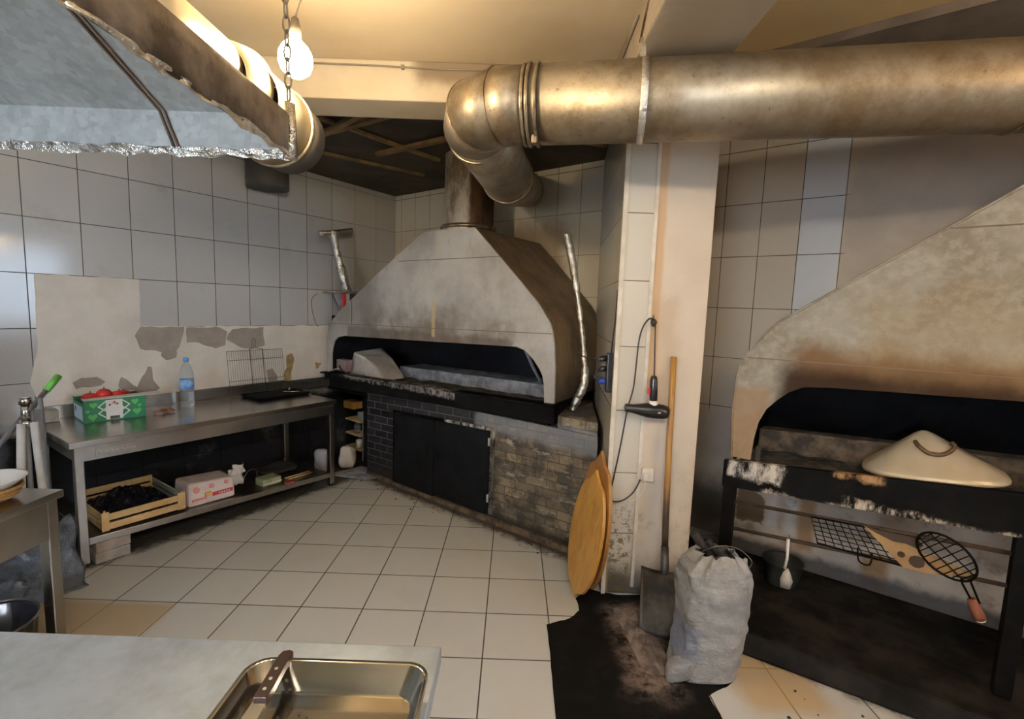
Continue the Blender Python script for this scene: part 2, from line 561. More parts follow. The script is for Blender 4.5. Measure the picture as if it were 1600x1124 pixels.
M['flue'] = mat_flue()
M['sleeve'] = mottled('browned_pipe_sleeve', (.34, .25, .15), (.12, .08, .045), 6, .45, .6)
M['duct_pale'] = mottled('pale_vent_duct', (.62, .55, .40), (.48, .39, .25), 4, .4, .6)
M['vent_dark'] = mottled('dark_vent_stub', (.05, .045, .04), (.09, .075, .06), 5, .6)
M['oven'] = mat_oven_hood()
M['oven_side'] = mat_hood_side()
M['grill_hood'] = mat_grill_hood()
M['seam'] = plain('dark_sheet_seam', (.16, .11, .07), .6, .2)
M['brick'] = mat_bricks()
M['black'] = mat_black_steel()
M['trough'] = mat_black_steel('ash_streaked_black_trough', [({0: (.45, 2.0), 2: (.90, 1.0)}, .6, (.40, .36, .33), 16), ({2: (.68, .80), 0: (2.0, 2.9)}, .3, (.4, .38, .33), 14)])
M['trough2'] = mat_black_steel('flaking_black_trough', [({0: (4.05, 4.30), 2: (.79, .92)}, .95, (.62, .57, .52), 13), ({0: (4.22, 4.6), 2: (.68, .755)}, .95, (.58, .50, .42), 24), ({0: (4.55, 5.3), 2: (.68, .80)}, .95, (.55, .47, .38), 24), ({0: (4.5, 4.7), 2: (.90, 1.0)}, .9, (.40, .24, .12), 15)])
M['door'] = mottled('matt_black_steel_door', (.003, .003, .004), (.007, .007, .008), 6, .65, 0, spec=.12)
M['lining'] = mottled('soot_black_lining', (.005, .005, .006), (.011, .010, .012), 5, .9, spec=.1)
M['ash'] = mottled('ash_grey_ledge', (.36, .38, .44), (.17, .18, .21), 9, .9, bump=.4)
M['ash_brown'] = mottled('burnt_brown_firebrick', (.17, .12, .075), (.045, .03, .02), 11, .9, bump=.5)
M['ashbed'] = mottled('dark_ash_bed', (.10, .095, .095), (.025, .024, .025), 16, .95, bump=.8)
M['plinth'] = mottled('sooty_concrete_step', (.006, .0055, .005), (.024, .020, .017), 5, .9, bump=.4, spec=.1)
M['lowwall'] = mat_low_wall()
M['coal'] = mat_coal()
M['charcoal'] = mottled('black_charcoal', (.012, .011, .011), (.03, .027, .025), 25, .8, bump=.6)
M['board'] = mat_wood('varnished_orange_board', (.60, .33, .08), (.44, .21, .045), 5, (3, 3, 1.0), .35)
M['board_edge'] = mat_wood('dark_board_back', (.40, .19, .05), (.26, .11, .03), 5, (3, 3, 1.0), .45)
M['shaft'] = mat_shaft()
M['shovel'] = mottled('blackened_shovel_blade', (.022, .021, .020), (.085, .08, .075), 6, .5, .6)
M['sack'] = mat_sack()
M['wire'] = plain('dull_wire', (.25, .23, .2), .4, .9)
M['foil'] = mat_foil()
M['foil_old'] = mat_foil('smoked_foil', .32)
M['bplastic'] = plain('black_plastic', (.014, .014, .015), .3)
M['cord'] = plain('black_cord', (.025, .024, .024), .5)
M['greycord'] = plain('grey_cord', (.22, .19, .15), .6)
M['wplastic'] = plain('white_plastic', (.68, .66, .62), .4)
M['trimw'] = mottled('white_cable_trim', (.74, .70, .64), (.60, .55, .47), 7, .5)
M['red'] = plain('red_plastic', (.55, .03, .025), .35)
M['blue'] = plain('blue_plastic', (.02, .05, .25), .4)
M['silver'] = plain('silver_print', (.6, .6, .6), .3, .8)
M['tomato'] = mottled('red_tomato_skin', (.50, .025, .018), (.36, .015, .012), 6, .22)
M['dpepper'] = mottled('dried_brown_pepper', (.26, .06, .02), (.14, .03, .012), 14, .5)
M['stemg'] = plain('green_stem', (.10, .20, .04), .6)
M['card_green'] = plain('green_printed_card', (.015, .16, .075), .5)
M['card_leaf'] = plain('bright_green_print', (.10, .42, .10), .5)
M['card_white'] = plain('white_card', (.72, .72, .72), .6)
M['card_blue'] = plain('pale_blue_card', (.52, .62, .78), .6)
M['card_brown'] = mottled('brown_cardboard', (.36, .22, .10), (.26, .15, .065), 8, .8)
M['card_burnt'] = plain('charred_card', (.05, .03, .018), .9)
M['print_dark'] = plain('dark_print', (.06, .04, .035), .5)
M['print_red'] = plain('red_print', (.60, .06, .08), .5)
M['print_pink'] = plain('pink_print', (.78, .33, .33), .5)
M['print_orange'] = plain('orange_print', (.80, .42, .12), .5)
M['tissue'] = mottled('white_wrapped_tissue', (.70, .60, .60), (.80, .74, .73), 9, .4, bump=.2)
M['film'] = mottled('white_thin_plastic_bag', (.72, .70, .68), (.60, .58, .56), 7, .3, bump=.5, bd=.01)
M['film_grey'] = mottled('grey_smoky_plastic_bag', (.40, .42, .47), (.28, .30, .36), 7, .35, bump=.6, bd=.01)
M['sheet_blue'] = mottled('blue_grey_plastic_sheet', (.035, .045, .06), (.085, .10, .125), 5, .35, bump=.8, bd=.02)
M['bottle'] = mat_glass('clear_bottle_plastic', (.86, .93, .98), .06, .88, 1.2)
M['label_blue'] = mottled('blue_bottle_label', (.06, .28, .72), (.35, .55, .85), 18, .4)
M['cap_blue'] = plain('blue_bottle_cap', (.10, .35, .70), .4)
M['crate'] = mat_wood('pale_crate_wood', (.62, .44, .22), (.50, .32, .13), 5, (2, 2, 2), .6)
M['crate_grey'] = plain('grey_green_crate_rail', (.34, .40, .38), .6)
M['bagblack'] = plain('shiny_black_bag', (.008, .008, .012), .16)
M['block'] = mottled('pinkish_concrete_block', (.42, .34, .30), (.30, .24, .21), 10, .85, bump=.3)
M['block2'] = mottled('grey_pale_block', (.44, .42, .38), (.32, .30, .27), 10, .85, bump=.3)
M['cloth'] = mottled('pale_paper_sack', (.66, .61, .55), (.54, .51, .48), 5, .7, bump=.15)
M['cloth_blue'] = mottled('bluish_paper_sack', (.27, .33, .47), (.36, .40, .50), 5, .7)
M['brownbox'] = plain('mauve_brown_card', (.26, .19, .19), .7)
M['dome'] = mottled('cream_enamel_dome', (.60, .53, .41), (.52, .45, .33), 4, .38, .2)
M['rustm'] = mottled('rusty_handle', (.09, .05, .03), (.16, .09, .045), 14, .7, .3)
M['rodm'] = mottled('burnt_brown_rod', (.035, .024, .018), (.07, .045, .03), 14, .7, .3)
M['tool_wood'] = mat_wood('red_brown_grip', (.24, .075, .035), (.15, .045, .02), 6, (3, 3, 3), .5)
M['pan'] = mat_steel('polished_steel_pan', (.66, .62, .55), .13, (1, 1, 1), .08)
M['water'] = mottled('oily_pan_film', (.50, .40, .22), (.66, .60, .48), 7, .12, .85)
M['knife_wood'] = mottled('dark_brown_handle', (.045, .02, .016), (.028, .013, .011), 12, .35)
M['blade'] = plain('knife_blade', (.62, .61, .58), .22, 1.0)
M['pot'] = plain('dark_enamel_pot', (.016, .016, .02), .2, .3)
M['plate'] = plain('white_glazed_plate', (.78, .80, .84), .15)
M['wicker'] = mat_wood('woven_wicker', (.50, .30, .12), (.32, .17, .06), 18, (1, 1, 3), .6)
M['chrome'] = plain('chrome_tube', (.62, .62, .64), .15, 1.0)
M['pole_white'] = mottled('white_pole', (.66, .67, .68), (.56, .57, .58), 5, .4)
M['pole_blue'] = mottled('blue_grey_pole', (.30, .36, .42), (.24, .28, .33), 5, .45)
M['pole_grey'] = mottled('grey_pole', (.20, .21, .23), (.28, .29, .31), 5, .45)
M['green'] = plain('bright_green_grip', (.14, .48, .07), .5)
M['yellow'] = plain('faded_yellow_plastic', (.60, .52, .22), .5)
M['plank_red'] = mat_wood('dark_red_plank', (.16, .06, .04), (.10, .035, .025), 5, (4, 4, .5), .5)
M['greenbox'] = mottled('olive_green_pack', (.22, .25, .12), (.35, .37, .25), 14, .6)
M['socket'] = plain('grey_lamp_socket', (.18, .14, .10), .6)
M['bulb'] = emis('lit_bulb_glass', (1.0, .76, .46), 215)
M['tube'] = emis('lit_tube', (1.0, .90, .74), 20)
M['glass'] = mat_glass('window_pane_glass', (.95, .97, 1), .02, 1.0, 1.45)
M['frame'] = plain('white_window_frame', (.7, .7, .7), .5)


# ------------------------------------------------------------------ mesh builder
class MB:
    def __init__(s):
        s.bm = bmesh.new()
        s.mi = 0

    def _f(s, vs, smooth=False):
        try:
            f = s.bm.faces.new(vs)
            f.material_index = s.mi
            f.smooth = smooth
            return f
        except ValueError:
            return None

    def mat(s, i):
        s.mi = i
        return s

    def box(s, x0, x1, y0, y1, z0, z1, m=None):
        vs = []
        for x in (x0, x1):
            for y in (y0, y1):
                for z in (z0, z1):
                    p = Vector((x, y, z))
                    vs.append(s.bm.verts.new(m @ p if m else p))
        for q in ((0, 1, 3, 2), (4, 6, 7, 5), (0, 4, 5, 1), (2, 3, 7, 6), (0, 2, 6, 4), (1, 5, 7, 3)):
            s._f([vs[i] for i in q])
        return s

    def hexa(s, pts):
        """8 points: bottom 4 then top 4, same winding"""
        vs = [s.bm.verts.new(Vector(p)) for p in pts]
        s._f([vs[i] for i in (3, 2, 1, 0)])
        s._f([vs[i] for i in (4, 5, 6, 7)])
        for i in range(4):
            j = (i + 1) % 4
            s._f([vs[i], vs[j], vs[4 + j], vs[4 + i]])
        return s

    def prism(s, poly, a0, a1, axis='y'):
        """poly in the plane square to axis, extruded from a0 to a1"""
        def P(u, v, a):
            return Vector({'y': (u, a, v), 'z': (u, v, a), 'x': (a, u, v)}[axis])
        A = [s.bm.verts.new(P(u, v, a0)) for u, v in poly]
        Bv = [s.bm.verts.new(P(u, v, a1)) for u, v in poly]
        f1 = s._f(A)
        f2 = s._f(Bv[::-1])
        n = len(poly)
        for i in range(n):
            j = (i + 1) % n
            s._f([A[j], A[i], Bv[i], Bv[j]])
        for f in (f1, f2):
            if f:
                f.normal_update()
        bmesh.ops.triangulate(s.bm, faces=[f for f in (f1, f2) if f], ngon_method='EAR_CLIP')
        return s

    def tube(s, pts, r, seg=10, closed=False, cap=True, flat=1.0):
        P = [Vector(p) for p in pts]
        n = len(P)
        rr = r if isinstance(r, (list, tuple)) else [r] * n
        rings = []
        up = None
        for i in range(n):
            if closed:
                d = (P[(i + 1) % n] - P[i - 1])
            else:
                d = P[min(i + 1, n - 1)] - P[max(i - 1, 0)]
            d.normalize()
            if up is None:
                up = Vector((0, 0, 1)) if abs(d.z) < .9 else Vector((1, 0, 0))
            a = up - d * up.dot(d)
            if a.length < 1e-6:
                a = Vector((0, 1, 0)) - d * d.y
            a.normalize()
            up = a
            b = d.cross(a)
            rings.append([s.bm.verts.new(P[i] + (a * math.cos(2 * PI * k / seg) * flat + b * math.sin(2 * PI * k / seg)) * rr[i]) for k in range(seg)])
        m = n if closed else n - 1
        for i in range(m):
            A, Bq = rings[i], rings[(i + 1) % n]
            for k in range(seg):
                k2 = (k + 1) % seg
                s._f([A[k], A[k2], Bq[k2], Bq[k]], True)
        if cap and not closed:
            s._f(rings[0][::-1])
            s._f(rings[-1])
        return s

    def lathe(s, prof, c=(0, 0, 0), seg=24, m=None, caps=True, wob=None):
        """prof: (r, z) from bottom to top round the z axis"""
        c = Vector(c)
        rings = []
        for r, z in prof:
            ring = []
            for k in range(seg):
                a = 2 * PI * k / seg
                p = Vector((r * math.cos(a), r * math.sin(a), z))
                if wob:
                    p = wob(p)
                if m:
                    p = m @ p
                ring.append(s.bm.verts.new(c + p))
            rings.append(ring)
        for A, Bq in zip(rings, rings[1:]):
            for k in range(seg):
                k2 = (k + 1) % seg
                s._f([A[k], A[k2], Bq[k2], Bq[k]], True)
        if caps:
            s._f(rings[0][::-1])
            s._f(rings[-1])
        return s

    def grid(s, fn, nu, nv, smooth=True):
        V = [[s.bm.verts.new(Vector(fn(i / nu, j / nv))) for j in range(nv + 1)] for i in range(nu + 1)]
        for i in range(nu):
            for j in range(nv):
                s._f([V[i][j], V[i + 1][j], V[i + 1][j + 1], V[i][j + 1]], smooth)
        return s

    def face(s, pts):
        s._f([s.bm.verts.new(Vector(p)) for p in pts])
        return s

    def ball(s, c, r, sub=2, sc=(1, 1, 1)):
        m = Matrix.Translation(Vector(c)) @ Matrix.Diagonal((*sc, 1))
        k = bmesh.ops.create_icosphere(s.bm, subdivisions=sub, radius=r, matrix=m)
        for v in k['verts']:
            for f in v.link_faces:
                f.smooth = True
                f.material_index = s.mi
        return s

    def jitter(s, amp, scale, seed=0):
        o = Vector((seed * 3.1, seed * 1.7, seed * .9))
        for v in s.bm.verts:
            v.co += noise.noise_vector(v.co * scale + o) * amp
        return s


class Thing:
    """one thing: an Empty at its base (or a lone mesh) in one of the frames"""

    def __init__(s, name, label, cat, frame='W', at=(0, 0, 0), group=None, kind=None, rot=None):
        s.frame, s.at, s.name, s.rot = frame, Vector(at), name, rot
        s.meta = dict(label=label, category=cat, group=group, kind=kind)
        s.root = None

    def _place(s, o):
        o.location = to_world(s.frame, s.at)
        o.rotation_euler = (0, 0, FR[s.frame][1])

    def _tag(s, o):
        for k, v in s.meta.items():
            if v:
                o[k] = v

    def empty(s):
        if s.root is None:
            o = bpy.data.objects.new(s.name, None)
            o.empty_display_size = .05
            COL.objects.link(o)
            s._place(o)
            s._tag(o)
            s.root = o
        return s.root

    def _mesh(s, name, mb, mats, bevel=0, solid=0, sub=0, auto=False, off=-1):
        bmesh.ops.translate(mb.bm, verts=mb.bm.verts, vec=-s.at)
        bmesh.ops.recalc_face_normals(mb.bm, faces=mb.bm.faces)
        me = bpy.data.meshes.new(name)
        mb.bm.to_mesh(me)
        mb.bm.free()
        for m in (mats if isinstance(mats, (list, tuple)) else [mats]):
            me.materials.append(M[m] if isinstance(m, str) else m)
        o = bpy.data.objects.new(name, me)
        COL.objects.link(o)
        if solid:
            md = o.modifiers.new('thickness', 'SOLIDIFY')
            md.thickness = solid
            md.offset = off
        if bevel:
            md = o.modifiers.new('bevel', 'BEVEL')
            md.width = bevel
            md.segments = 2
            md.limit_method = 'ANGLE'
            md.angle_limit = R(40)
        if sub:
            md = o.modifiers.new('sub', 'SUBSURF')
            md.levels = md.render_levels = sub
        return o

    def part(s, name, mb, mats, parent=None, label=None, kind=None, **kw):
        root = s.empty()
        o = s._mesh(name, mb, mats, **kw)
        o.parent = parent or root
        if label:
            o['label'] = label
        if kind:
            o['kind'] = kind
        return o

    def solo(s, mb, mats, **kw):
        o = s._mesh(s.name, mb, mats, **kw)
        s._place(o)
        s._tag(o)
        s.root = o
        return o


# NOTE: object coordinates of a part start at its thing's base; things whose materials use
# stain regions therefore have at=(0,0,0) in their frame.
def struct(name, mb, mats, frame='W', label=None, **kw):
    t = Thing(name, label or '', '', frame, (0, 0, 0), kind='structure')
    o = t.solo(mb, mats, **kw)
    return o, t


def arc(cx, cz, r, a0, a1, n):
    return [(cx + r * math.cos(R(a0 + (a1 - a0) * i / n)), cz + r * math.sin(R(a0 + (a1 - a0) * i / n))) for i in range(n + 1)]


def rect_mat(c, xa, za):
    """matrix with origin c, x along xa, z along za (made square)"""
    z = Vector(za).normalized()
    x = Vector(xa)
    x = (x - z * x.dot(z)).normalized()
    y = z.cross(x)
    m = Matrix((x, y, z)).transposed().to_4x4()
    m.translation = Vector(c)
    return m


def smooth_path(pts, n=6):
    P = [Vector(p) for p in pts]
    out = []
    for i in range(len(P) - 1):
        p0, p1, p2, p3 = P[max(i - 1, 0)], P[i], P[i + 1], P[min(i + 2, len(P) - 1)]
        for k in range(n):
            t = k / n
            out.append(.5 * ((2 * p1) + (p2 - p0) * t + (2 * p0 - 5 * p1 + 4 * p2 - p3) * t * t + (3 * p1 - p0 - 3 * p2 + p3) * t ** 3))
    out.append(P[-1])
    return out


# ================================================================== SETTING
HC = 2.90
def w2(f, x, y):
    p = to_world(f, (x, y, 0))
    return (p.x, p.y)
corner = (OX, OY)
rb = w2('B', 7.3, 0)
lb = w2('L', -9.6, 0)
room = [corner, rb, (4.3, rb[1]), (4.3, -2.6), (lb[0], -2.6), lb]
struct('floor', MB().prism([w2('B', -.2, .2), w2('B', 7.3, .2), (4.5, 1.3), (4.5, -2.8), (-7.3, -2.8), w2('L', -9.6, .2)], -.1, 0, 'z'), 'floor')
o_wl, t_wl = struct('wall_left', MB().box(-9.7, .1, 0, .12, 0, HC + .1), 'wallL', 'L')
struct('wall_back', MB().box(0, 7.4, 0, .12, 0, HC + .1), 'wallB', 'B')
RX0, RX1, RZ0, RZ1 = -3.1, -1.1, .95, 2.35  # opening added in the rear wall for the fill
struct('wall_rear', MB().box(-7.2, RX0, -2.72, -2.6, 0, HC + .1).box(RX1, 4.4, -2.72, -2.6, 0, HC + .1).box(RX0, RX1, -2.72, -2.6, 0, RZ0).box(RX0, RX1, -2.72, -2.6, RZ1, HC + .1), 'plain_wall')
o_r, t_r = struct('added_window', MB().box(RX0, RX0 + .05, -2.69, -2.64, RZ0, RZ1).box(RX1 - .05, RX1, -2.69, -2.64, RZ0, RZ1).box(-2.13, -2.07, -2.69, -2.64, RZ0 + .05, RZ1 - .05).box(RX0 + .05, RX1 - .05, -2.69, -2.64, RZ0, RZ0 + .05).box(RX0 + .05, RX1 - .05, -2.69, -2.64, RZ1 - .05, RZ1), 'frame')  # unseen window added for cool fill light from behind
t_r.part('pane', MB().box(RX0 + .05, RX1 - .05, -2.667, -2.663, RZ0 + .05, RZ1 - .05), 'glass', o_r)
WY0, WY1, WZ0, WZ1 = -1.1, .60, 1.0, 2.5
struct('wall_right', MB().box(4.3, 4.42, -2.7, WY0, 0, HC + .1).box(4.3, 4.42, WY1, rb[1] + .2, 0, HC + .1).box(4.3, 4.42, WY0, WY1, 0, WZ0).box(4.3, 4.42, WY0, WY1, WZ1, HC + .1), 'plain_wall')
o_w, t_w = struct('window_1', MB().box(4.34, 4.39, WY0, WY0 + .05, WZ0, WZ1).box(4.34, 4.39, WY1 - .05, WY1, WZ0, WZ1).box(4.34, 4.39, -.28, -.22, WZ0 + .05, WZ1 - .05).box(4.34, 4.39, WY0 + .05, WY1 - .05, WZ0, WZ0 + .05).box(4.34, 4.39, WY0 + .05, WY1 - .05, WZ1 - .05, WZ1), 'frame')
t_w.part('pane', MB().box(4.36, 4.364, WY0 + .05, WY1 - .05, WZ0 + .05, WZ1 - .05), 'glass', o_w)
# ceilings: painted slab in front of the cross beam, sooty timber behind it
struct('ceiling', MB().prism([(-7.3, -2.8), (4.5, -2.8), (4.5, 1.3), (1.3, 3.9), (1.06, 2.7), (-7.3, 2.7)], HC, HC + .1, 'z'), 'ceil')
struct('ceiling_recess', MB().prism([(-3.9, 2.7), (1.06, 2.7), (1.35, 3.85), (OX - .05, OY + .15)], 2.885, 3.0, 'z'), 'soot_ceiling')
struct('trim_1', MB().box(-3.75, 1.06, 2.63, 2.88, 2.70, HC), 'beam', bevel=.008)
struct('trim_2', MB().box(.475, .855, -2.6, 2.63, 2.70, HC), 'beam', bevel=.008)
struct('trim_3', MB().box(3.97, 7.2, -1.06, -.005, 2.86, HC), 'soffit', 'B')
o_c, t_c = struct('wall_column', MB().prism([(.575, 2.63), (1.06, 2.63), (1.06, 3.80), (.70, 4.06)], 0, HC, 'z'), 'column', bevel=.006)
t_c.part('cable_trim', MB().box(.565, .588, 2.618, 2.632, 0, 2.52), 'trimw', o_c)
t_c.part('cable_trim', MB().box(.733, .752, 2.618, 2.632, 0.05, 2.54), 'trimw', o_c)
struct('wall_ledge', MB().box(3.95, 7.1, -.36, -.01, 0, .86), 'lowwall', 'B')

# plaster and missing patches on the left wall
def patch(polyg, name, mat, y0, wob=.010, sub=6, seed=0):
    pts = []
    n = len(polyg)
    for i in range(n):
        a, b = Vector(polyg[i]), Vector(polyg[(i + 1) % n])
        k = max(1, int((b - a).length / .03))
        for j in range(k):
            q = a.lerp(b, j / k)
            nz = noise.noise_vector(Vector((q.x * 14 + seed, q.y * 14, seed)))
            pts.append((q.x + nz.x * wob, q.y + nz.y * wob))
    t_wl.part(name, MB().prism(pts, -y0, .004), mat, o_wl)
patch([(-3.107, 1.756), (-2.536, 1.754), (-2.542, 1.406), (-2.246, 1.396), (-0.91, 1.394), (-0.915, 0.80), (-1.49, 0.80), (-2.499, 0.80), (-3.107, 0.80), (-3.163, 1.042), (-3.116, 1.238)], 'plaster_patch', 'plaster', .003, .006)
for i, (nm, mt, pg) in enumerate((
    ('bare_patch', 'bare', [(-2.577, 1.331), (-2.542, 1.4), (-2.247, 1.392), (-2.269, 1.271), (-2.316, 1.196), (-2.42, 1.198), (-2.549, 1.234)]),
    ('bare_patch', 'bare', [(-2.42, 1.198), (-2.307, 1.195), (-2.318, 1.152), (-2.379, 1.136), (-2.421, 1.168)]),
    ('bare_patch', 'bare', [(-2.234, 1.388), (-2.009, 1.389), (-1.919, 1.355), (-1.933, 1.235), (-2.015, 1.207), (-2.131, 1.255), (-2.224, 1.269)]),
    ('bare_patch', 'bare', [(-1.913, 1.333), (-1.866, 1.376), (-1.599, 1.378), (-1.59, 1.22), (-1.718, 1.192), (-1.806, 1.207), (-1.921, 1.279)]),
    ('bare_patch', 'bare', [(-2.681, 1.035), (-2.622, 0.982), (-2.577, 0.938), (-2.55, 1.012), (-2.506, 1.096), (-2.482, 1.084), (-2.478, 0.985), (-2.43, 0.92), (-2.498, 0.869), (-2.625, 0.865), (-2.699, 0.961)]),
    ('bare_patch', 'bare', [(-2.957, 1.019), (-2.909, 1.045), (-2.813, 1.039), (-2.779, 0.999), (-2.801, 0.974), (-2.939, 0.965)]),
    ('rust_patch', 'rust', [(-1.384, 1.102), (-1.319, 1.122), (-1.294, 1.058), (-1.335, 0.938), (-1.323, 0.862), (-1.401, 0.858), (-1.413, 0.921), (-1.373, 0.991)]),
    ('rust_patch', 'rust', [(-1.075, 1.017), (-0.988, 1.005), (-1.032, 0.949), (-1.067, 0.939)]),
    ('bare_patch', 'bare', [(-1.579, 0.984), (-1.511, 0.983), (-1.475, 0.927), (-1.489, 0.856), (-1.562, 0.864)]))):
    patch(pg, nm, mt, .0045 + i * .0001, .014, seed=i * 2.3)

# smoked battens under the recess ceiling
BAT = [((-1.48, 3.575, 2.80), (-.767, 2.889, 2.80), .022), ((-1.66, 3.77, 2.84), (-.35, 2.90, 2.86), .024), ((-.74, 2.90, 2.84), (-.30, 3.30, 2.85), .010),
       ((-1.15, 4.02, 2.84), (-.30, 3.45, 2.84), .024), ((-1.35, 3.35, 2.862), (-.68, 4.2, 2.862), .02), ((-1.9, 3.9, 2.865), (-.9, 4.7, 2.865), .018), ((-.1, 3.3, 2.83), (.62, 3.6, 2.83), .02)]
for i, (a, b, h) in enumerate(BAT):
    a, b = Vector(a), Vector(b)
    m = rect_mat((a + b) / 2, b - a, (0, 0, 1))
    L_ = (b - a).length / 2
    Thing('ceiling_batten', ['smoked wooden batten end nearest the corner side of the sooty ceiling recess', 'longest smoked wooden batten crossing the ceiling recess towards the pipe elbow',
          'thin pale lath crossing under the long batten in the ceiling recess', 'smoked wooden batten just left of the oven flue under the ceiling',
          'smoked batten running crosswise under the other battens in the recess', 'flat dark batten closest to the tiled wall corner under the ceiling', 'smoked batten behind the big pipe next to the column'][i],
          'batten', 'W', ((a + b) / 2), 'wooden battens in the ceiling recess').solo(MB().box(-L_, L_, -h, h, -h * .55, h * .55, m), 'batten')

# ================================================================== OVEN (frame B)
T = Thing('brick_oven', 'brick charcoal oven in the corner with pale arched metal hood and black doors', 'oven', 'B')
base = MB().prism([(.815, -.97), (3.255, -.97), (2.76, -.09), (.815, -.09)], 0, .835, 'z')
base.hexa([(2.945, -.97, .836), (3.25, -.97, .836), (2.85, -.3, .836), (2.70, -.3, .836), (2.945, -.97, .925), (3.25, -.97, .925), (2.85, -.3, .925), (2.70, -.3, .925)])
bo = T.part('brick_base', base, 'brick', bevel=.006)
T.part('skirting', MB().hexa([(.84, -1.0, 0), (3.1, -1.0, 0), (3.1, -.972, 0), (.84, -.972, 0), (.84, -1.0, .028), (3.1, -1.0, .04), (3.1, -.972, .04), (.84, -.972, .028)]), 'ash_brown', label='grubby skirting strip along the foot of the bricks')
# trough: tilted front plate with lip, running on to the left wall
tr = MB()
tr.hexa([(.14, -1.0, .775), (2.935, -1.0, .862), (2.935, -.94, .862), (.14, -.94, .775), (.14, -1.0, .915), (2.935, -1.0, .995), (2.935, -.94, .995), (.14, -.94, .915)])
tr.hexa([(.10, -1.03, .905), (2.94, -1.03, .985), (2.94, -.92, .985), (.10, -.92, .905), (.10, -1.03, .918), (2.94, -1.03, .998), (2.94, -.92, .998), (.10, -.92, .918)])
T.part('trough', tr, 'trough', bevel=.004)
T.part('side_shelf', MB().box(.12, .80, -.95, -.05, .74, .78), 'black', bevel=.004, label='black slab at the left end of the trough')
T.part('side_plate', MB().box(.66, .80, -.90, -.06, 0.0, .739), 'lining')
# doors
M['frame_door'] = mat_black_steel('ash_dusted_black_frame', [({0: (1.9, 2.5), 2: (.66, .8)}, .9, (.5, .47, .42), 20), ({0: (2.3, 2.5)}, .5, (.3, .27, .22), 18)])
T.part('door_frame', MB().box(1.225, 1.255, -.985, -.968, .03, .69).box(2.368, 2.405, -.985, -.968, .06, .735).hexa([(1.225, -.99, .675), (2.405, -.99, .715), (2.405, -.968, .715), (1.225, -.968, .675), (1.225, -.99, .69), (2.405, -.99, .738), (2.405, -.968, .738), (1.225, -.968, .69)]), 'frame_door', label='ash-dusted steel door frame')
for i, (x0, x1, zb, zt0, zt1) in enumerate(((1.258, 1.768, .035, .673, .690), (1.782, 2.365, .06, .690, .712))):
    dp = T.part('door', MB().hexa([(x0, -1.0, zb), (x1, -1.0, zb), (x1, -.972, zb), (x0, -.972, zb), (x0, -1.0, zt0), (x1, -1.0, zt1), (x1, -.972, zt1), (x0, -.972, zt0)]), 'door', bevel=.004)
    hx = x1 - .05 if i == 0 else x0 + .05
    T.part('handle', MB().tube([(hx, -1.0, .40), (hx, -1.025, .40), (hx, -1.025, .46), (hx, -1.0, .46)], .006, 8), 'black', dp)
    if i:
        for z in (.16, .60):
            T.part('hinge', MB().tube([(2.372, -1.003, z), (2.372, -1.003, z + .06)], .008, 8), 'silver', dp)
# hood
right = [(2.91, 1.0), (2.905, 1.25), (2.889, 1.415), (2.872, 1.49), (2.852, 1.544), (2.741, 1.685), (2.403, 1.998), (2.141, 2.232)]
left = [(1.574, 2.238), (1.258, 2.004), (.903, 1.776), (.55, 1.655), (.36, 1.55), (.255, 1.47), (.204, 1.418), (.165, 1.33), (.15, 1.257), (.146, .926)]
left = [(1.574, 2.238), (.903, 1.80), (.62, 1.65), (.36, 1.50), (.255, 1.43), (.19, 1.35), (.155, 1.257), (.146, .926)]
left = [(1.574, 2.238), (.903, 1.866), (.36, 1.545), (.255, 1.47), (.204, 1.41), (.165, 1.33), (.15, 1.257), (.146, .926)]
opening = [(.217, .93), (.218, 1.103), (.235, 1.18), (.27, 1.245), (.33, 1.287), (.441, 1.308), (1.0, 1.322), (1.8, 1.342), (2.572, 1.364), (2.65, 1.345), (2.729, 1.282), (2.78, 1.225), (2.807, 1.181), (2.825, 1.10), (2.83, .995)]
T.part('front_panel', MB().prism(right + left + opening, -.972, -.955), 'oven', bevel=.002)
def taper(x, y):
    k = (y + .96) / .92
    return x - .10 * k * max(0, (x - 1.5) / 1.4) + .05 * k * max(0, (1.5 - x) / 1.4)
def strip(pts, y0, y1, th=.0):
    mb = MB()
    for (xa, za), (xb, zb) in zip(pts, pts[1:]):
        n = 4
        for i in range(n):
            ya, yb = y0 + (y1 - y0) * i / n, y0 + (y1 - y0) * (i + 1) / n
            mb.face([(taper(xa, ya), ya, za), (taper(xb, ya), ya, zb), (taper(xb, yb), yb, zb), (taper(xa, yb), yb, za)])
    bmesh.ops.remove_doubles(mb.bm, verts=mb.bm.verts, dist=.0005)
    return mb
T.part('side_panel', strip(right, -.958, -.03), 'oven_side', solid=.012, label='brown greasy right side of the hood')
T.part('side_panel', strip(left, -.958, -.03), 'oven_side', solid=.012, label='left side of the hood')
T.part('top_panel', MB().hexa([(1.574, -.958, 2.222), (2.141, -.958, 2.222), (2.02, -.03, 2.222), (1.58, -.03, 2.222), (1.574, -.958, 2.238), (2.141, -.958, 2.233), (2.02, -.03, 2.233), (1.58, -.03, 2.238)]), 'oven_side')
for nm, (x0, z0), (x1, z1) in (('seam', (.20, 1.417), (2.873, 1.472)), ('seam', (1.262, 2.004), (2.392, 2.004))):
    T.part('seam', MB().hexa([(x0, -.976, z0), (x1, -.976, z1), (x1, -.971, z1), (x0, -.971, z0), (x0, -.976, z0 + .005), (x1, -.976, z1 + .005), (x1, -.971, z1 + .005), (x0, -.971, z0 + .005)]), 'seam')
T.part('seam', MB().box(.575, .58, -.976, -.971, 1.43, 1.66), 'seam')
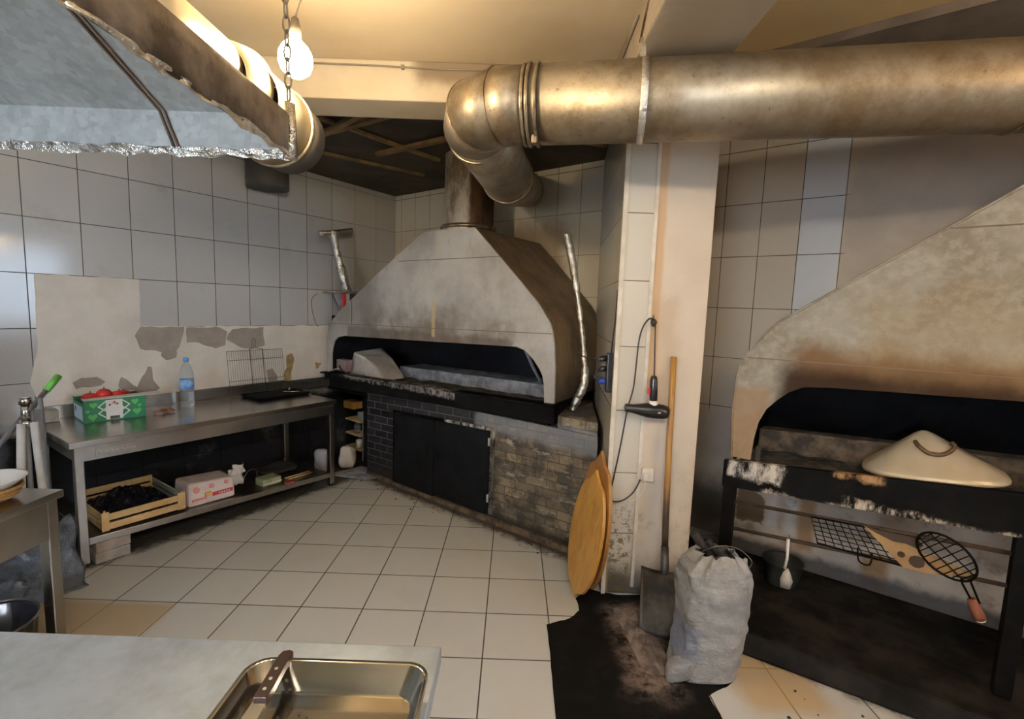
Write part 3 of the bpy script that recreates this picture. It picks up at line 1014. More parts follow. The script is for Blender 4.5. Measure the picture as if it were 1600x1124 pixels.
# black inside
T.part('firebox_lining', MB().box(.20, 2.78, -.075, -.05, .836, 1.46).box(.20, .215, -.95, -.075, .79, 1.5).hexa([(2.86, -.953, .84), (2.872, -.953, .84), (2.76, -.075, .84), (2.745, -.075, .84), (2.86, -.953, 1.42), (2.872, -.953, 1.42), (2.76, -.075, 1.42), (2.745, -.075, 1.42)]).hexa([(.22, -.94, 1.40), (2.78, -.94, 1.48), (2.58, -.08, 1.48), (.22, -.08, 1.40), (.22, -.94, 1.41), (2.78, -.94, 1.49), (2.58, -.08, 1.49), (.22, -.08, 1.41)]), 'lining')
T.part('ash_bed', MB().grid(lambda u, v: (.24 + 2.5 * u - .14 * v, -.93 + .53 * v, .862 + .02 * noise.noise(Vector((u * 16, v * 5, 1))) + .05 * u), 50, 10), 'ashbed', kind='stuff')
T.part('back_ledge', MB().hexa([(.62, -.42, .80), (2.62, -.42, .80), (2.55, -.10, .80), (.62, -.10, .80), (.62, -.42, .985), (2.62, -.42, 1.02), (2.55, -.10, 1.02), (.62, -.10, .985)]), 'ash', bevel=.008, label='ash-grey firebrick ledge at the back of the hearth')
# flue standing on the hood
F_ = T.part('flue', MB().lathe([(.222, 2.236), (.226, 2.25), (.222, 2.27), (.205, 2.30), (.205, 2.86)], (1.83, -.70, 0), 32), 'flue', label='burnt foil-patched flue rising from the hood')
T.part('flue_collar', MB().lathe([(.225, 2.262), (.235, 2.27), (.235, 2.285), (.225, 2.295)], (1.83, -.70, 0), 32), 'duct_ring', F_)

# things lying in the oven mouth
t = Thing('paper_sack', 'crumpled pale paper sack stuffed in the left of the oven mouth', 'sack', 'B', (.42, -.62, .87))
def pillow(c, sx, sy, sz, seed, nu=22, nv=14, pw=.55, rot=0):
    cm = Matrix.Rotation(rot, 3, 'Z')
    def f(u, v):
        a = 2 * PI * u
        b = -PI / 2 + PI * v
        sg = lambda q: math.copysign(abs(q) ** pw, q)
        p = Vector((sg(math.cos(b)) * sg(math.cos(a)) * sx, sg(math.cos(b)) * sg(math.sin(a)) * sy, sg(math.sin(b)) * sz))
        p = p + noise.noise_vector(p * 9 + Vector((seed, 0, 0))) * .02 + noise.noise_vector(p * 22 + Vector((0, seed, 0))) * .008
        return Vector(c) + cm @ p
    m = MB().grid(f, nu, nv)
    bmesh.ops.remove_doubles(m.bm, verts=m.bm.verts, dist=.002)
    return m
ob = t.part('sack_body', MB().hexa([(.26, -.80, .89), (.66, -.86, .88), (.80, -.50, .90), (.34, -.42, .90), (.29, -.76, 1.13), (.50, -.80, 1.10), (.62, -.52, 1.08), (.36, -.46, 1.17)]).jitter(.006, 20), 'cloth', bevel=.02)
t.part('sack_flap', MB().hexa([(.50, -.84, .89), (.96, -.88, .905), (.90, -.58, .90), (.60, -.56, .90), (.52, -.80, 1.10), (.74, -.80, 1.02), (.78, -.60, 1.0), (.58, -.56, 1.09)]).jitter(.006, 20, 2), ['cloth'], bevel=.015)
Thing('cardboard_box', 'small mauve-brown box end in front of the paper sack in the oven mouth', 'box', 'B', (.29, -.88, .92)).solo(MB().box(.23, .385, -.92, -.84, .935, 1.055), 'brownbox', bevel=.004)
Thing('poker', 'short dark poker lying over the trough below the paper sack', 'poker', 'B', (.5, -.95, .93)).solo(MB().tube(smooth_path([(.36, -.97, 1.0), (.46, -1.0, .965), (.62, -1.0, .940), (.80, -.98, .945)]), .008, 8), 'charcoal')
Thing('foil_scrap', 'pale crumpled scrap lying at the left end of the oven trough', 'scrap', 'B', (.25, -.98, .92)).solo(MB().grid(lambda u, v: (.18 + .16 * u, -1.0 + .06 * v, .925 + .05 * u + .01 * noise.noise(Vector((u * 6, v * 5, 0)))), 8, 4), 'film', solid=.003)
Thing('iron_rod', 'thin ash-coated iron rod standing in the right of the oven mouth', 'rod', 'B', (2.45, -.5, 1.0)).solo(MB().tube([(2.36, -.58, 1.33), (2.40, -.52, 1.18), (2.46, -.45, 1.03)], .014, 8), 'ash')

# foil wrapped pipe standing at the right of the hood
t = Thing('foil_wrapped_pipe', 'tall bent foil-wrapped pipe leaning on the right side of the oven hood', 'pipe', 'B', (3.03, -.80, .93))
pp = smooth_path([(2.76, -.66, 2.185), (2.785, -.66, 2.10), (2.82, -.66, 1.98), (2.89, -.68, 1.72), (2.95, -.70, 1.48), (2.985, -.72, 1.32), (3.01, -.74, 1.22), (3.015, -.76, 1.12), (2.98, -.77, 1.02), (2.945, -.775, .935)], 6)
mb = MB().tube(pp, [.028 + .007 * noise.noise(Vector((i * .7, 0, 0))) - (.010 if 16 < i < 36 else 0) for i in range(len(pp))], 12)
t.part('pipe', mb.jitter(.006, 30), 'foil_old')
t.part('cable_tie', MB().tube([Vector((3.012, -.75, 1.15)) + Vector((.03 * math.cos(a), .03 * math.sin(a), 0)) for a in [i * PI / 5 for i in range(10)]], .003, 6, True), 'cord')

# foil wrapped handle tool on its holder left of the hood (L frame)
t = Thing('foil_wrapped_pump', 'foil-wrapped T-handled tool standing on the wall shelf left of the oven hood', 'tool', 'L', (-.86, -.24, 1.745))
t.part('stem', MB().tube(smooth_path([(-1.01, -.24, 2.325), (-1.0, -.24, 2.22), (-.93, -.24, 1.98), (-.86, -.24, 1.75)]), [.044] * 6 + [.036] * 6 + [.046] * 7, 14).jitter(.010, 26), 'foil')
t.part('handle', MB().tube([(-1.18, -.24, 2.275), (-1.0, -.24, 2.315), (-.80, -.24, 2.365)], .024, 10).jitter(.006, 40), 'foil')
t = Thing('wall_shelf', 'small triangular wall shelf holding the foil-wrapped tool left of the oven', 'shelf', 'L', (-.85, -.1, 1.73))
t.part('tray', MB().prism([(-1.06, -.33), (-.50, -.30), (-.50, -.01), (-.98, -.01)], 1.728, 1.742, 'z'), 'foil_old')
t.part('bracket', MB().prism([(-1.03, 1.727), (-.97, 1.60), (-.955, 1.60), (-.90, 1.727)], -.27, -.255), 'film_grey')
t.part('bracket', MB().prism([(-.30, 1.727), (-.012, 1.727), (-.012, 1.58)], -.72, -.705, 'x'), 'steel_dark')
Thing('red_rag', 'red and white strip hanging under the small shelf beside the oven hood', 'rag', 'L', (-.93, -.3, 1.5)).solo(MB().mat(0).box(-.965, -.93, -.32, -.31, 1.52, 1.724).mat(1).box(-.93, -.89, -.32, -.31, 1.54, 1.724), ['red', 'wplastic'])
Thing('black_pouch', 'small black pouch hanging under the wall shelf next to the red strip', 'pouch', 'L', (-.83, -.3, 1.55)).solo(MB().box(-.875, -.78, -.32, -.26, 1.57, 1.724).jitter(.01, 12), 'bplastic', bevel=.012)
Thing('shelf_cable', 'thin dark cable looping down the tiles below the foil-wrapped tool', 'cable', 'L', (-1.08, -.01, 1.5)).solo(MB().tube(smooth_path([(-1.04, -.006, 1.71), (-1.10, -.006, 1.66), (-1.10, -.006, 1.56), (-1.06, -.006, 1.42), (-1.03, -.006, 1.38)]), .0035, 6), 'greycord')

# little rack of odds and ends between the work table and the oven
t = Thing('wooden_rack', 'narrow wooden rack with small shelves in the gap beside the oven', 'rack', 'B', (.42, -.75, 0))
t.part('upright', MB().box(.18, .20, -.78, -.68, 0, .52), 'lining')
t.part('upright', MB().box(.47, .49, -.78, -.68, 0, .52), 'block2')
for z in (.10, .25, .40):
    t.part('shelf', MB().box(.201, .469, -.80, -.66, z, z + .016), 'crate')
Thing('wood_block', 'orange wooden block on top of the narrow rack beside the oven', 'block', 'B', (.25, -.73, .53)).solo(MB().box(.165, .335, -.80, -.68, .521, .60), 'board', bevel=.004)
Thing('spice_jar', 'small clear jar on the middle shelf of the narrow rack', 'jar', 'B', (.33, -.74, .27)).solo(MB().lathe([(.03, 0), (.034, .01), (.034, .08), (.026, .09), (.026, .105)], (.33, -.74, .2665), 14), 'bottle')
Thing('small_tin', 'small pale tin on the lowest shelf of the narrow rack', 'tin', 'B', (.36, -.74, .12)).solo(MB().lathe([(.035, 0), (.035, .07), (.03, .08)], (.36, -.74, .1165), 14), 'film')
Thing('grey_packet', 'whitish packet leaning on the top shelf of the narrow rack', 'packet', 'B', (.40, -.73, .42)).solo(MB().box(.36, .45, -.76, -.70, .4165, .50).jitter(.006, 20), 'film_grey', bevel=.006)
for i, (x, y, mt, lb_, sc) in enumerate(((-1.80, 4.47, 'film_grey', 'bluish plastic bag on the floor behind the work table\'s right leg', (.075, .06, .11)), (-1.60, 4.60, 'film', 'white plastic bag on the floor right of the work table, beside the narrow rack', (.07, .06, .11)))):
    Thing('plastic_bag', lb_, 'bag', 'W', (x, y, 0), 'plastic bags on the floor').solo(pillow((x, y, sc[2] + .005), *sc, 3 + i, 18, 12), mt)
Thing('rag_heap', 'dirty grey rag spread on the floor between the work table and the oven', 'rag', 'W', (-1.42, 4.42, 0)).solo(MB().grid(lambda u, v: (-1.72 + .42 * u + .25 * v, 4.36 - .10 * u + .28 * v, .006 + .03 * abs(noise.noise(Vector((u * 5, v * 5, 3)))) * (1 - abs(2 * u - 1)) * 1.3), 18, 14), 'ash', solid=.006, off=1)

# ================================================================== WORK TABLE (frame L)
T = Thing('work_table', 'long stainless steel work table with lower shelf against the left wall', 'table', 'L')
T.part('worktop', MB().box(-3.18, -1.395, -.80, -.015, .742, .782), 'steel_top', bevel=.005)
T.part('backsplash', MB().box(-3.16, -1.40, -.035, -.012, .783, .87), 'steel')
T.part('apron', MB().box(-3.12, -1.44, -.785, -.77, .655, .7415).box(-3.155, -3.14, -.75, -.05, .665, .7415).box(-1.425, -1.41, -.75, -.05, .665, .7415), 'steel')
for x in (-3.155, -1.455):
    for y in (-.785, -.08):
        leg = T.part('leg', MB().box(x, x + .045, y, y + .045, .025, .741), 'steel', bevel=.004)
        T.part('foot', MB().lathe([(.018, 0), (.022, .006), (.022, .02), (.014, .026)], (x + .022, y + .022, 0), 12), 'bplastic', leg)
sh = MB().hexa([(-3.109, -.78, .135), (-1.456, -.78, .085), (-1.456, -.04, .085), (-3.109, -.04, .135), (-3.109, -.78, .178), (-1.456, -.78, .128), (-1.456, -.04, .128), (-3.109, -.04, .178)])
T.part('lower_shelf', sh, 'steel', bevel=.003)
# maker's plate: worn raised writing in a frame on the apron
pl_ = T.part('maker_plate', MB().box(-3.06, -2.84, -.789, -.785, .672, .722), 'steel', bevel=.006)
mb = MB()
for i, (dx, h) in enumerate(((0, .022), (.028, .014), (.055, .024), (.082, .014), (.11, .014), (.137, .02), (.165, .014))):
    x = -3.045 + dx
    mb.tube([(x, -.7895, .686), (x + .008, -.7895, .686 + h), (x + .017, -.7895, .690), (x + .02, -.7895, .686)], .0022, 6)
T.part('worn_lettering', mb, 'silver', pl_)

SHZ = lambda x: .1785 - .05 * (x + 3.11) / 1.654
# blocks under the shelf's left end
Thing('concrete_block', 'pinkish block wedged under the left end of the table\'s lower shelf', 'block', 'L', (-2.99, -.7, .066)).solo(MB().box(-3.08, -2.905, -.775, -.60, .066, .131), 'block', bevel=.006)
Thing('concrete_block', 'pale grey block on the floor beneath the pinkish block', 'block', 'L', (-2.99, -.7, 0)).solo(MB().box(-3.085, -2.91, -.78, -.60, 0, .065), 'block2', bevel=.006)

# wooden crate
x0, x1, y0, y1, zc = -3.04, -2.59, -.765, -.24, SHZ(-2.59) + .016
zc = .186
t = Thing('wooden_crate', 'shallow pale wooden crate of black bags on the table\'s lower shelf', 'crate', 'L', (-2.8, -.5, zc))
t.part('base_board', MB().box(x0 + .012, x1 - .012, y0 + .012, y1 - .012, zc, zc + .012), 'crate')
for k, z in enumerate((zc + .005, zc + .062)):
    t.part('front_slat', MB().box(x0 + .012, x1 - .012, y0, y0 + .01, z, z + .042), 'crate', bevel=.002)
    t.part('back_slat', MB().box(x0 + .012, x1 - .012, y1 - .01, y1, z + .02, z + .062), 'crate', bevel=.002)
    t.part('side_slat', MB().box(x0, x0 + .01, y0 + .012, y1 - .012, z, z + .042), 'crate', bevel=.002)
    t.part('side_slat', MB().box(x1 - .01, x1, y0 + .012, y1 - .012, z, z + .042), 'crate_grey', bevel=.002)
for (x, y) in ((x0, y0), (x1 - .035, y0), (x0, y1 - .035), (x1 - .035, y1 - .035)):
    t.part('corner_post', MB().box(x + .011, x + .024, y + .011, y + .024, zc + .012, zc + .125), 'crate', bevel=.003)
t.part('corner_block', MB().box(x1 - .045, x1 + .004, y0 - .006, y0 - .0005, zc, zc + .12), 'crate', bevel=.003)
t.part('corner_block', MB().box(x0 - .004, x0 + .035, y0 - .006, y0 - .0005, zc, zc + .12), 'crate', bevel=.003)
Thing('black_bags', 'shiny black plastic bags heaped in the wooden crate', 'bag', 'L', (-2.82, -.5, zc + .02)).solo(MB().grid(lambda u, v: (x0 + .03 + .39 * u, y0 + .03 + .46 * v, zc + .045 + .10 * math.sin(PI * min(1, max(0, u))) * math.sin(PI * v) ** .5 * (.6 + .9 * abs(noise.noise(Vector((u * 4, v * 4, 5))))) + .02 * noise.noise(Vector((u * 13, v * 13, 2)))), 34, 34, False), 'bagblack', solid=.004)

# tissue pack in a thin bag
t = Thing('tissue_pack', 'pink and white wrapped tissue pack in a thin bag on the lower shelf', 'pack', 'L', (-2.4, -.62, .16))
nx0, nx1, ny0, ny1, nz0, nz1 = -2.56, -2.24, -.74, -.50, .162, .33
t.part('pack', MB().hexa([(nx0, ny0, nz0), (nx1, ny0, nz0 - .004), (nx1, ny1, nz0 - .004), (nx0, ny1, nz0), (nx0 + .01, ny0 + .02, nz1), (nx1, ny0 + .02, nz1 - .02), (nx1, ny1, nz1 - .02), (nx0 + .01, ny1, nz1)]), 'tissue', bevel=.02)
t.part('bag_tail', MB().grid(lambda u, v: (nx1 - .01 + .12 * u, ny0 + .10 + .07 * noise.noise(Vector((u * 3, v * 4, 1))), nz0 + .005 + (.04 + .13 * v) * (1 - .1 * u) + .05 * u * v + .015 * noise.noise(Vector((u * 6, v * 6, 2)))), 10, 10), 'film', solid=.002)
t.part('red_band', MB().box(-2.40, -2.262, ny0 - .0035, ny0 + .006, .208, .232), 'print_red')
t.part('pink_band', MB().box(-2.535, -2.44, ny0 - .0035, ny0 + .006, .20, .215), 'print_pink')
t.part('orange_mark', MB().box(-2.45, -2.41, ny0 - .0035, ny0 + .006, .218, .245), 'print_orange')
for cx, cz, rr in ((-2.50, .275, .022), (-2.40, .28, .018), (-2.30, .282, .016)):
    t.part('pink_print', MB().prism(arc(cx, cz, rr, 0, 340, 12), ny0 + .0105, ny0 + .020), 'print_pink')
mb = MB()
for k in range(5):
    mb.box(-2.36 + k * .017, -2.351 + k * .017, ny0 - .0045, ny0 - .003, .215, .226)
t.part('white_lettering', mb, 'card_white')
# small things on the right of the shelf
t = Thing('olive_pack', 'olive green patterned pack on the right half of the lower shelf', 'pack', 'L', (-1.95, -.62, .15))
t.part('pack', MB().box(-2.02, -1.87, -.72, -.60, .1465, .205).jitter(.004, 20), 'greenbox', bevel=.006)
t.part('band', MB().box(-2.022, -1.868, -.724, -.716, .165, .175), 'wplastic')
Thing('wire_holder', 'bent bare wire lying behind the olive pack on the lower shelf', 'wire', 'L', (-2.0, -.5, .16)).solo(MB().tube(smooth_path([(-2.08, -.52, .155), (-2.03, -.50, .23), (-1.96, -.50, .235), (-1.95, -.5, .16)]), .003, 6), 'wire')
for i, (y, z) in enumerate(((-.70, .137), (-.66, .138))):
    Thing('skewer', ['pale wooden skewer nearest the front edge of the lower shelf', 'second pale skewer, just behind the front one on the shelf'][i], 'skewer', 'L', (-1.7, y, z), 'skewers on the lower shelf').solo(MB().tube([(-1.80, y, z + .012), (-1.56, y + .02, z + .004)], .005, 6), 'crate')
Thing('dark_bundle', 'flat dark bundle of cloth on the right end of the lower shelf', 'cloth', 'L', (-1.72, -.5, .14)).solo(pillow((-1.74, -.42, .168), .16, .12, .02, 9), 'charcoal')
Thing('red_wrapper', 'small red scrap on the front edge of the lower shelf', 'scrap', 'L', (-1.84, -.77, .14)).solo(MB().box(-1.87, -1.80, -.795, -.765, .1455, .158).jitter(.004, 30), 'print_red', bevel=.004)

# on the worktop
zt = .783
ca, sa = math.cos(R(-19)), math.sin(R(-19))
BX, BY, BW, BD, BH = -2.985, -.33, .335, .27, .15
mB = Matrix.Translation((BX, BY, zt)) @ Matrix.Rotation(R(-3.5), 4, 'Z')
t = Thing('produce_box', 'open green printed cardboard produce box at the left end of the worktop', 'box', 'L', (BX + .12, BY, zt))
t.part('front_side', MB().box(0, BW, 0, .006, 0.0, BH, mB), 'card_green')
t.part('back_side', MB().box(0, BW, BD - .006, BD, 0, BH, mB), 'card_green')
t.part('left_side', MB().box(0, .006, .006, BD - .006, 0, BH * .82, mB), 'card_green')
t.part('right_side', MB().box(BW - .006, BW, .006, BD - .006, 0, BH, mB), 'card_green')
t.part('bottom', MB().box(.006, BW - .006, .006, BD - .006, 0.0, .005, mB), 'card_brown')
t.part('front_flap', MB().hexa([mB @ Vector(p) for p in ((0, -.006, BH), (BW + .09, -.03, BH + .004), (BW + .09, .05, BH + .012), (0, .05, BH + .002), (0, -.006, BH + .004), (BW + .09, -.03, BH + .008), (BW + .09, .05, BH + .016), (0, .05, BH + .006))]), 'card_white', label='white folded-out flap')
t.part('back_flap', MB().box(0, BW, BD - .05, BD, BH, BH + .004, mB), 'card_white')
t.part('left_label', MB().box(-.0015, 0, .03, BD - .02, .012, BH * .70, mB), 'card_blue', label='pale blue end label')
t.part('left_mark', MB().box(-.0025, -.0015, .19, .215, .06, .088, mB), 'print_dark')
for (px, pz, rr) in ((.045, .035, .03), (.05, .115, .026), (.02, .075, .014), (.275, .115, .026), (.285, .045, .030), (.30, .085, .014)):
    pts = [(px + rr * (.62 * math.sin(a) ** 3) * 1.35, pz + rr * .9 * (.81 * math.cos(a) - .31 * math.cos(2 * a) - .12 * math.cos(3 * a) - .06 * math.cos(4 * a))) for a in [2 * PI * i / 14 for i in range(14)]]
    q = MB().prism(pts, -.0016, 0)
    bmesh.ops.transform(q.bm, matrix=mB, verts=q.bm.verts)
    t.part('leaf_print', q, 'card_leaf')
def on_box(polys, y0, y1):
    q = MB()
    for p in polys:
        q.prism(p, y0, y1)
    bmesh.ops.transform(q.bm, matrix=mB, verts=q.bm.verts)
    return q
t.part('white_panel', on_box([[(.115, .008), (.205, .008), (.205, .142), (.115, .142)]], -.0022, 0), 'card_white')
for sx, s in ((.115, -1), (.205, 1)):
    lat = []
    for (zc_, w) in ((.10, .045), (.055, .045)):
        o_ = [(sx, zc_ - .038), (sx + s * w, zc_ - .0), (sx, zc_ + .038)]
        i_ = [(sx, zc_ + .028), (sx + s * (w - .012), zc_), (sx, zc_ - .028)]
        lat.append(o_ + i_)
    lat.append([(sx, .078 - .012), (sx + s * .022, .078), (sx, .078 + .012)])
    t.part('lattice_print', on_box(lat, -.0020, 0), 'card_white')
for dx, dz, rr, mt in ((.002, .008, .009, 'print_pink'), (.016, .004, .009, 'print_pink'), (-.014, -.004, .007, 'print_dark'), (.011, .012, .007, 'print_dark'), (.026, 0, .007, 'print_dark')):
    t.part('berry_print', on_box([arc(.150 + dx, .112 + dz, rr, 0, 330, 10)], -.0030, 0), mt)
t.part('text_lines', on_box([[(.13, .083), (.19, .083), (.19, .086), (.13, .086)], [(.128, .070), (.185, .070), (.185, .0715), (.128, .0715)], [(.13, .063), (.18, .063), (.18, .0645), (.13, .0645)]], -.0028, 0), 'silver')
t.part('hand_hole', on_box([[(.135, .010), (.187, .010), (.187, .030), (.135, .030)]], -.0029, 0), 'print_dark')
# red tomatoes and peppers in it
for i, (u, v, z, r_, sc, lb_) in enumerate(((.13, .10, .168, .044, (1, 1, .9), 'biggest shiny red tomato standing above the rim of the green box'), (.06, .12, .150, .040, (1.2, 1, .8), 'red tomato at the left end inside the green box'), (.215, .11, .158, .036, (1.7, .8, .7), 'long red pepper lying right of the big tomato in the green box'),
                                      (.255, .18, .14, .038, (1.3, .9, .8), 'red pepper at the right end inside the green box'), (.13, .20, .115, .042, (1, 1, .9), 'red tomato behind the big one inside the green box'), (.08, .06, .045, .038, (1, 1, .9), 'red tomato low in the front corner of the green box'))):
    c = mB @ Vector((u, v, z))
    t = Thing('tomato' if sc[0] < 1.25 else 'red_pepper', lb_, 'tomato' if sc[0] < 1.25 else 'pepper', 'L', c - Vector((0, 0, r_ * sc[2])), 'red vegetables in the green box')
    t.part('fruit', MB().ball(c, r_, 3, sc), 'tomato')
    t.part('stem', MB().tube([c + Vector((0, 0, r_ * sc[2] * .92)), c + Vector((.004, 0, r_ * sc[2] + .012))], .004, 6), 'stemg')
Thing('dried_pepper', 'small shrivelled red-brown pepper on the worktop right of the green box', 'pepper', 'L', (-2.53, -.33, zt)).solo(MB().tube(smooth_path([(-2.59, -.32, zt + .012), (-2.555, -.35, zt + .022), (-2.52, -.33, zt + .016), (-2.49, -.34, zt + .02), (-2.475, -.36, zt + .012)]), [.008] * 4 + [.014] * 6 + [.011] * 8 + [.007] * 7, 8).jitter(.006, 30), 'dpepper')
# water bottle
bx, by = -2.325, -.205
t = Thing('water_bottle', 'clear plastic water bottle with blue label on the worktop', 'bottle', 'L', (bx, by, zt))
k = 1.10
prof = [(.036, 0), (.042, .006), (.043, .03), (.041, .035), (.043, .045), (.041, .055), (.043, .065), (.041, .075), (.043, .09), (.043, .11), (.0435, .19), (.043, .215), (.038, .25), (.024, .292), (.0145, .312), (.0145, .322)]
t.part('body', MB().lathe([(r_ * k, z * k) for r_, z in prof], (bx, by, zt), 28), 'bottle')
t.part('label', MB().lathe([(.0442 * k, .125 * k), (.0442 * k, .195 * k)], (bx, by, zt), 28, caps=False), 'label_blue', label='blue and white wrap label', solid=.0006)
t.part('cap', MB().lathe([(.016 * k, .3235 * k), (.0175 * k, .326 * k), (.0175 * k, .345 * k), (.015 * k, .348 * k)], (bx, by, zt), 18), 'cap_blue')
# leaning wire grill with upright handles
t = Thing('wire_grill', 'wire barbecue grill standing on the worktop and leaning on the wall', 'grill', 'L', (-1.7, -.09, zt))
gx0, gx1, gz0, gz1 = -1.955, -1.455, zt + .004, 1.18
gy = lambda z: -.115 + .055 * (z - gz0) / (gz1 - gz0)
t.part('frame', MB().tube([(gx0, gy(gz0), gz0), (gx1, gy(gz0), gz0), (gx1, gy(gz1), gz1), (gx0, gy(gz1), gz1)], .0032, 6, True), 'wire')
for i in range(1, 26):
    x = gx0 + (gx1 - gx0) * i / 26
    t.part('wire', MB().tube([(x, gy(gz0), gz0), (x, gy(gz1), gz1)], .0014, 5), 'wire')
for z in (1.10, .92):
    t.part('crossbar', MB().tube([(gx0, gy(z) - .003, z), (gx1, gy(z) - .003, z)], .0026, 6), 'wire')
for x in (-1.76, -1.645):
    t.part('handle_rod', MB().tube([(x + .0, gy(gz0) - .006, gz0 + .005), (x, gy(gz1) - .006, gz1 + .01)], .0038, 6), 'wire')
t.part('handle', MB().tube(smooth_path([(-1.76, gy(gz1), gz1 + .01), (-1.72, -.03, 1.20), (-1.72, -.025, 1.27), (-1.685, -.025, 1.27), (-1.685, -.03, 1.20), (-1.645, gy(gz1), gz1 + .01)], 3), .003, 6), 'wire')
# black grill tray lying in front of it
t = Thing('griddle_tray', 'flat blackened grill tray lying on the worktop in front of the wire grill', 'tray', 'L', (-1.65, -.28, zt))
t.part('tray', MB().box(-1.88, -1.42, -.43, -.15, zt, zt + .018), 'black', bevel=.006)
t.part('rim', MB().tube([(-1.885, -.435, zt + .022), (-1.415, -.435, zt + .022), (-1.415, -.145, zt + .022), (-1.885, -.145, zt + .022)], .006, 6, True), 'black')
Thing('metal_tongs', 'small bright metal tongs lying on the black grill tray', 'tongs', 'L', (-1.5, -.33, zt + .02)).solo(MB().tube([(-1.58, -.28, zt + .026), (-1.45, -.38, zt + .026)], .006, 6).tube([(-1.54, -.30, zt + .026), (-1.535, -.305, zt + .06)], .006, 6), 'chrome')
Thing('black_slab', 'black sooty block at the right end of the worktop against the wall', 'block', 'L', (-1.35, -.1, .783)).solo(MB().box(-1.44, -.75, -.16, -.02, .783, .86).jitter(.004, 8), 'charcoal', bevel=.01)

# ================================================================== things leaning at the far left (frame L)
def pole(name, label, cat, a, b, r, mt, grp=None, **kw):
    a, b = Vector(a), Vector(b)
    return Thing(name, label, cat, 'L', a, grp, **kw).solo(MB().tube([a, b], r, 10), mt)
G = 'poles leaning against the left wall'
t = Thing('chrome_pole', 'chrome-topped pole standing between the two white poles at far left', 'pole', 'L', (-3.31, -.66, 0), G)
t.part('tube', MB().tube([(-3.32, -.66, 0), (-3.305, -.60, .90)], .013, 12), 'pole_grey')
t.part('chrome_top', MB().tube([(-3.305, -.60, .905), (-3.303, -.598, 1.0)], .022, 14).tube([(-3.303, -.598, 1.0), (-3.302, -.597, 1.04)], .031, 14).tube([(-3.305, -.60, .875), (-3.305, -.60, .908)], .029, 14), 'chrome')
pole('white_pole', 'left one of two white poles leaning behind the near steel table', 'pole', (-3.395, -.72, 0), (-3.33, -.62, .895), .019, 'pole_white', G)
pole('white_pole', 'right one of two white poles leaning behind the near steel table', 'pole', (-3.262, -.72, 0.0), (-3.277, -.62, .895), .019, 'pole_white', G)
pole('grey_pole', 'blue-grey pole leaning right of the white poles', 'pole', (-3.225, -.60, 0), (-3.237, -.52, .95), .014, 'pole_blue', G)
pole('grey_pole', 'pale grey pole closest to the left end of the work table', 'pole', (-3.200, -.50, 0), (-3.205, -.42, 1.0), .012, 'pole_grey', G)
t = Thing('green_tipped_stick', 'grey stick with bright green grip slanting behind the poles', 'stick', 'L', (-3.62, -.5, 0), G)
t.part('stick', MB().tube([(-3.80, -.62, .28), (-3.13, -.20, 1.005)], .015, 10), 'pole_grey')
t.part('grip', MB().tube([(-3.13, -.20, 1.005), (-3.055, -.155, 1.09)], .02, 10), 'green', label='bright green grip')
t = Thing('yellow_strip', 'ribbed faded yellow plastic strip behind the left white pole', 'strip', 'L', (-3.37, -.2, 0))
t.part('strip', MB().box(-3.45, -3.385, -.22, -.19, 0, .99), 'yellow', bevel=.006)
for z in (.45, .56, .67, .78, .89):
    t.part('rib', MB().box(-3.452, -3.383, -.225, -.22, z, z + .006), 'seam')
Thing('wooden_plank', 'dark red upright plank at the left edge beyond the poles', 'plank', 'L', (-3.62, -.3, 0)).solo(MB().box(-3.66, -3.57, -.36, -.32, 0, 1.36), 'plank_red', bevel=.004)
Thing('foam_block', 'small pale block resting behind the left end of the worktop', 'block', 'L', (-3.1, -.06, .783)).solo(MB().box(-3.15, -3.06, -.14, -.05, .783, .86), 'block2', bevel=.004)
Thing('plastic_sheet', 'crumpled blue-grey plastic sheet heaped by the left front leg of the work table', 'sheet', 'L', (-3.3, -.9, 0)).solo(MB().grid(lambda u, v: (-3.52 + .34 * u + .03 * noise.noise(Vector((u * 7, v * 4, 1))), -1.02 + .24 * v + .015 * noise.noise(Vector((u * 5, v * 6, 9))), .008 + .34 * v ** 1.5 * (.5 + .5 * u) + .05 * abs(noise.noise(Vector((u * 6, v * 6, 3)))) * min(1, v * 3)), 26, 22), 'sheet_blue', solid=.003, off=1)

# ================================================================== near steel table at the left (W)
T = Thing('side_table', 'stainless steel table at the left edge nearer the camera', 'table', 'W', (-2.6, 1.8, 0))
T.part('worktop', MB().box(-3.15, -2.05, 1.55, 2.12, .70, .735), 'steel_top', bevel=.004)
T.part('apron', MB().box(-2.10, -2.075, 1.66, 2.06, .52, .699).box(-3.1, -2.16, 2.075, 2.095, .55, .699), 'steel')
for (x, y) in ((-2.125, 2.062), (-2.125, 1.58), (-3.12, 2.062), (-3.12, 1.58)):
    T.part('leg', MB().box(x, x + .05, y, y + .05, 0, .699), 'steel', bevel=.004)
t = Thing('bread_basket', 'round wicker basket at the corner of the near steel table', 'basket', 'W', (-2.225, 1.95, .736))
t.part('basket', MB().lathe([(.06, 0), (.075, .004), (.10, .03), (.115, .06), (.12, .068), (.113, .066), (.098, .032), (.07, .01), (.0, .009)], (-2.225, 1.95, .736), 32), 'wicker')
for k in range(3):
    t.part('weave_ring', MB().tube([(-2.225 + (.10 + .008 * k) * math.cos(a), 1.95 + (.10 + .008 * k) * math.sin(a), .762 + .016 * k) for a in [2 * PI * i / 32 for i in range(32)]], .006, 6, True), 'wicker')
Thing('white_bowl', 'white bowl sitting in the wicker basket on the near table', 'bowl', 'W', (-2.225, 1.95, .76)).solo(MB().lathe([(.03, .018), (.06, .02), (.10, .06), (.132, .088), (.136, .092), (.128, .09), (.095, .062), (.055, .028), (.0, .026)], (-2.225, 1.95, .746), 36), 'plate')
